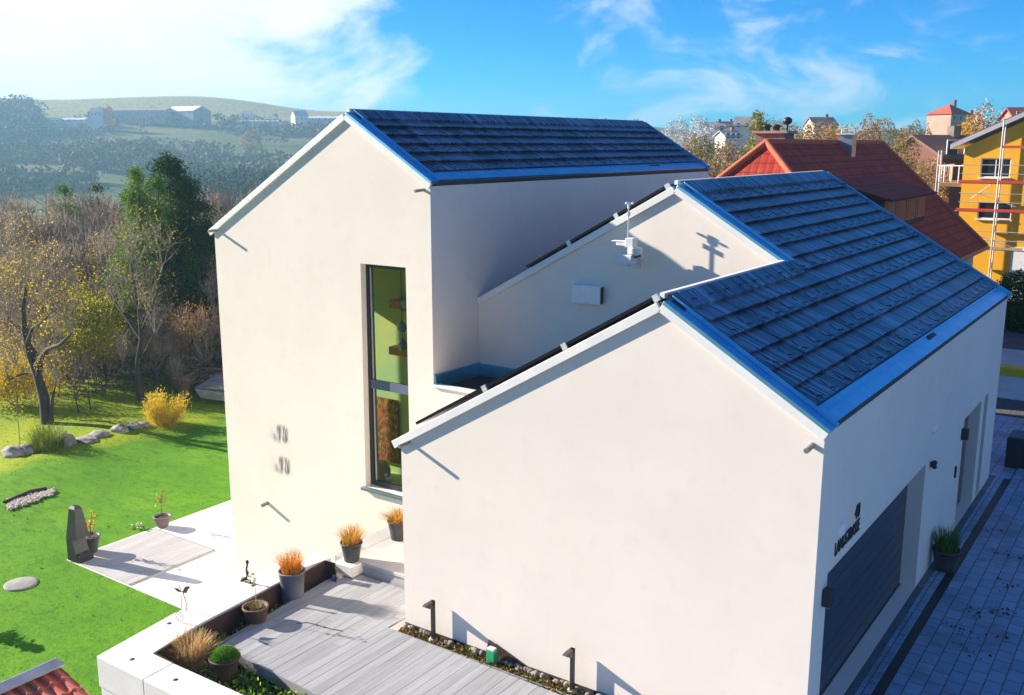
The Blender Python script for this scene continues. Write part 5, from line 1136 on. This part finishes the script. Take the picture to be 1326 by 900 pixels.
# far houses.  simple but whole: walls, roof, windows, chimney
def far_house(px, base_py, dist, w, d, h, rise, rot, cw, cr, lab, hip=False, name='village_house', cat='house', nwin=3, zbase=None):
    q = pt(px, base_py, dist); zg = min(gz(q.x, q.y), q.z); t = thing(name, lab, cat, (q.x, q.y, q.z), rot)
    mw = mat('render_'+'_'.join(str(int(c*100)) for c in cw), cw, None, .5, .9); mr_ = mat('tiles_'+'_'.join(str(int(c*100)) for c in cr), cr, None, .7, .8)
    wl_ = MB().box(-w/2, w/2, -d/2, d/2, zg-q.z-1, h)
    if not hip:
        wl_.prism([(-w/2, -d/2, h), (-w/2, d/2, h), (-w/2, 0, h+rise-.15)], (w, 0, 0))
    wl_.build('wall', mw, t)
    o = .35; r = MB()
    if hip: r.add([(-w/2-o, -d/2-o, h), (w/2+o, -d/2-o, h), (w/2+o, d/2+o, h), (-w/2-o, d/2+o, h), (-.02, 0, h+rise), (.02, 0, h+rise)], [(0, 1, 5, 4), (1, 2, 5), (2, 3, 4, 5), (3, 0, 4), (3, 2, 1, 0)])
    else:
        k = rise/(d/2)
        for s in (-1, 1): r.hexa([(-w/2-o, s*(d/2+o), h-o*k), (w/2+o, s*(d/2+o), h-o*k), (w/2+o, 0, h+rise), (-w/2-o, 0, h+rise), (-w/2-o, s*(d/2+o), h-o*k+.22), (w/2+o, s*(d/2+o), h-o*k+.22), (w/2+o, 0, h+rise+.22), (-w/2-o, 0, h+rise+.22)])
    ro = r.build('roof', mr_, t)
    MB().box(w*.18, w*.18+.7, -.35, .35, h+rise*.5, h+rise+.9).build('chimney', CHB, ro)
    for i in range(nwin):
        x = -w/2+w*(i+.5)/nwin; wi = MB().box(x-.55, x+.55, -d/2-.05, -d/2-.003, h*.42, h*.42+1.3).build('window', WP, t); MB().box(x-.45, x+.45, -d/2-.06, -d/2-.051, h*.42+.1, h*.42+1.2).build('pane', MATS['dark_glass'], wi)
    return t
RZ = YAW
far_house(1227, 164, 240, 6.2, 6.2, 2.6, 2.2, RZ+.5, (.45, .30, .22), (.42, .085, .05), 'distant tan house with a red pyramid roof on the rise', True)
far_house(1249, 167, 245, 5, 5, 2.0, 1.2, RZ+.2, (.42, .28, .22), (.30, .12, .08), 'low brown annex right of the red pyramid roof')
far_house(1216, 204, 84, 5.0, 6, .1, 1.4, RZ+.35, (.16, .07, .05), (.16, .085, .065), 'dark brown roofed house peeping between thicket and yellow house')
far_house(968, 168, 290, 7, 6, 1.2, 2.2, RZ-.3, (.62, .60, .57), (.28, .26, .26), 'grey roofed village house with a white gable on the skyline')
far_house(940, 170, 300, 6, 5, 1.2, 1.4, RZ+.3, (.60, .57, .54), (.36, .16, .12), 'small village house with a faded red roof on the skyline')
far_house(925, 172, 270, 5, 4.5, 1.3, 1.3, RZ-.1, (.68, .66, .62), (.30, .27, .26), 'white village house below the pale skyline trees')
far_house(942, 182, 230, 4, 4, 1.0, 1.0, RZ+.4, (.70, .68, .64), (.42, .38, .35), 'small pale cottage among the brown village trees')
far_house(1062, 170, 260, 6, 5.5, 1.4, 1.8, RZ+.2, (.60, .50, .42), (.38, .20, .14), 'reddish village house above the long red ridge')
far_house(1322, 160, 150, 3.6, 4, .6, 1.3, RZ, (.45, .2, .15), (.30, .06, .05), 'dark red roofed house at the right edge above the scaffold')
# farm buildings on the opposite hill
BARNW = (.78, .78, .78)
far_house(243, 150, 900, 34, 20, 3.6, 4.2, RZ-.5, (.32, .30, .30), BARNW, 'large barn with a bright white roof on the far hillside', name='farm_barn', cat='barn', nwin=5)
far_house(182, 145, 915, 56, 14, 1.0, 2.2, RZ-.22, (.46, .38, .33), (.30, .22, .19), 'long low brown barn left of the white barn', name='farm_barn', cat='barn', nwin=8)
far_house(88, 158, 880, 40, 10, 1.5, 1.6, RZ-.3, (.70, .70, .70), (.55, .55, .55), 'row of low pale sheds far left on the hillside', name='farm_shed', cat='shed', nwin=7)
far_house(127, 152, 870, 9, 9, 4, 3.5, RZ, (.75, .75, .75), (.35, .30, .28), 'small white farmhouse beside the orange tree on the hill', name='farmhouse')
far_house(322, 155, 900, 7, 7, 4.5, 2, RZ+.2, (.75, .75, .75), (.6, .6, .6), 'tiny white hut among the hillside enclosures', name='farm_shed', cat='shed', nwin=1)
far_house(388, 158, 890, 12, 10, 5, 4.5, RZ+.6, (.78, .77, .74), (.5, .5, .5), 'white gabled farmhouse above the tall house verge', name='farmhouse')
far_house(420, 157, 900, 34, 12, 2.4, 1.8, RZ-.1, (.60, .58, .58), (.66, .62, .60), 'long grey farm building next to the white gabled farmhouse', name='farm_barn', cat='barn', nwin=6)
far_house(338, 159, 880, 40, 8, .9, .9, RZ-.05, (.50, .48, .46), (.45, .43, .42), 'low fenced stable row on the far hillside', name='farm_shed', cat='shed', nwin=9)
# woods on the opposite slope: masses nobody could count
WD = mat('far_wood_crown', (.12, .14, .055), (.21, .17, .09), .012, .95, island=.5, spec=.05); fw = MB()
def crowns(mb, n, pxr, dr, hr, wr, fn=None, cone=False, qs=(1.6, 3.4), nq=26):
    for _ in range(n):
        px = rng.uniform(*pxr); d = rng.uniform(*dr); q = pt(px, 300, d); x, y = q.x, q.y
        if fn and not fn(px, d, x, y): continue
        z = gz(x, y); h = rng.uniform(*hr); w_ = rng.uniform(*wr)
        if cone:
            for _k in range(30):
                t = rng.random()**.8; a = rng.uniform(0, 6.283); r = w_*(1-t)*rng.uniform(.5, 1.15); d = Vector((math.cos(a), math.sin(a), -.5)); c = Vector((x, y, z+.8+t*(h-.8)))+d*r*.6; u = Vector((-d.y, d.x, 0))*(.35+.5*(1-t)); e = d*(.6+.9*(1-t))
                mb.add([c-e, c+u, c+e, c-u], [(0, 1, 2, 3)])
        else:
            for _k in range(nq):
                u = Vector((rng.gauss(0, 1), rng.gauss(0, 1), rng.gauss(0, 1))).normalized()*rng.uniform(.5, 1); mb.quadleaf((x+u.x*w_, y+u.y*w_, z+h*.52+u.z*h*.48), rng.uniform(*qs), rng, .7)
def patch(px, d, x, y): return noise.noise(Vector(((x*_R.x+y*_R.y)/170, (x*_F.x+y*_F.y)/60, 1))) > .06
crowns(fw, 4300, (-60, 820), (560, 850), (7, 14), (4, 7.5), patch)
crowns(fw, 500, (-30, 62), (840, 960), (12, 22), (6, 10)); crowns(fw, 260, (60, 480), (820, 930), (5, 10), (3, 6), lambda px, d, x, y: noise.noise(Vector((x/60, y/60, 7))) > .1)
crowns(fw, 1100, (-60, 820), (470, 580), (6, 13), (4, 7), lambda px, d, x, y: noise.noise(Vector((x/90, y/90, 4))) > .05)
tag(fw.build('far_wood', WD), 'hazy mixed wood covering the opposite hillside', 'wood', kind='stuff')
cw_ = MB(); crowns(cw_, 1700, (205, 790), (330, 410), (13, 21), (1.8, 3.2), lambda px, d, x, y: noise.noise(Vector((x/40, y/40, 2))) > -.35, True)
tag(cw_.build('spruce_wood', mat('far_spruce', (.035, .08, .04), (.06, .11, .045), .05, .95, island=.45, spec=.05)), 'band of dark spruces in the valley bottom', 'wood', kind='stuff')
bw_ = MB()
for _ in range(17000):
    px = rng.uniform(240, 780); d = rng.uniform(235, 320); q = pt(px, 300, d); z = gz(q.x, q.y); h = rng.uniform(5, 11); u = rng.uniform(-.5, .5); bw_.add([(q.x-.16, q.y-.1, z), (q.x+.16, q.y+.1, z), (q.x+u, q.y+u, z+h)], [(0, 1, 2)])
tag(bw_.build('bare_wood', mat('bare_wood_stem', (.21, .16, .13), (.27, .20, .16), .05, .95, island=.4)), 'pale brown leafless wood in front of the spruces', 'wood', kind='stuff')
lw = MB(); crowns(lw, 2300, (-40, 760), (120, 240), (5, 10), (2.2, 4), qs=(.5, 1.1), nq=60, fn=lambda px, d, x, y: noise.noise(Vector((x/30, y/30, 9))) > -.2)
tag(lw.build('valley_scrub', mat('scrub_crown', (.11, .10, .06), (.16, .13, .09), .06, .95, island=.5, spec=.05)), 'brownish scrub in the valley behind the thicket', 'scrub', kind='stuff')
far_bush(140, 870, 136, 12, 'single orange tree by the hillside farm', ORG, 800, 2.2); far_bush(325, 700, 168, 26, 'bare tan tree on the far slope left of the verge', BEIG, 1200, 2.0)
# ------------------------------------------------------------------ the hazy air
hm, nt, b = nodes('haze_air'); nt.nodes.remove(b); pv = nt.nodes.new('ShaderNodeVolumePrincipled'); pv.inputs['Color'].default_value = (.30, .56, .76, 1); pv.inputs['Density'].default_value = .00052; pv.inputs['Anisotropy'].default_value = .25
nt.links.new(pv.outputs[0], nt.nodes['Material Output'].inputs['Volume'])
tag(MB().box(CAM.x-1500, CAM.x+1500, CAM.y-1500, CAM.y+1500, -40, 76).build('haze', hm), kind='stuff')
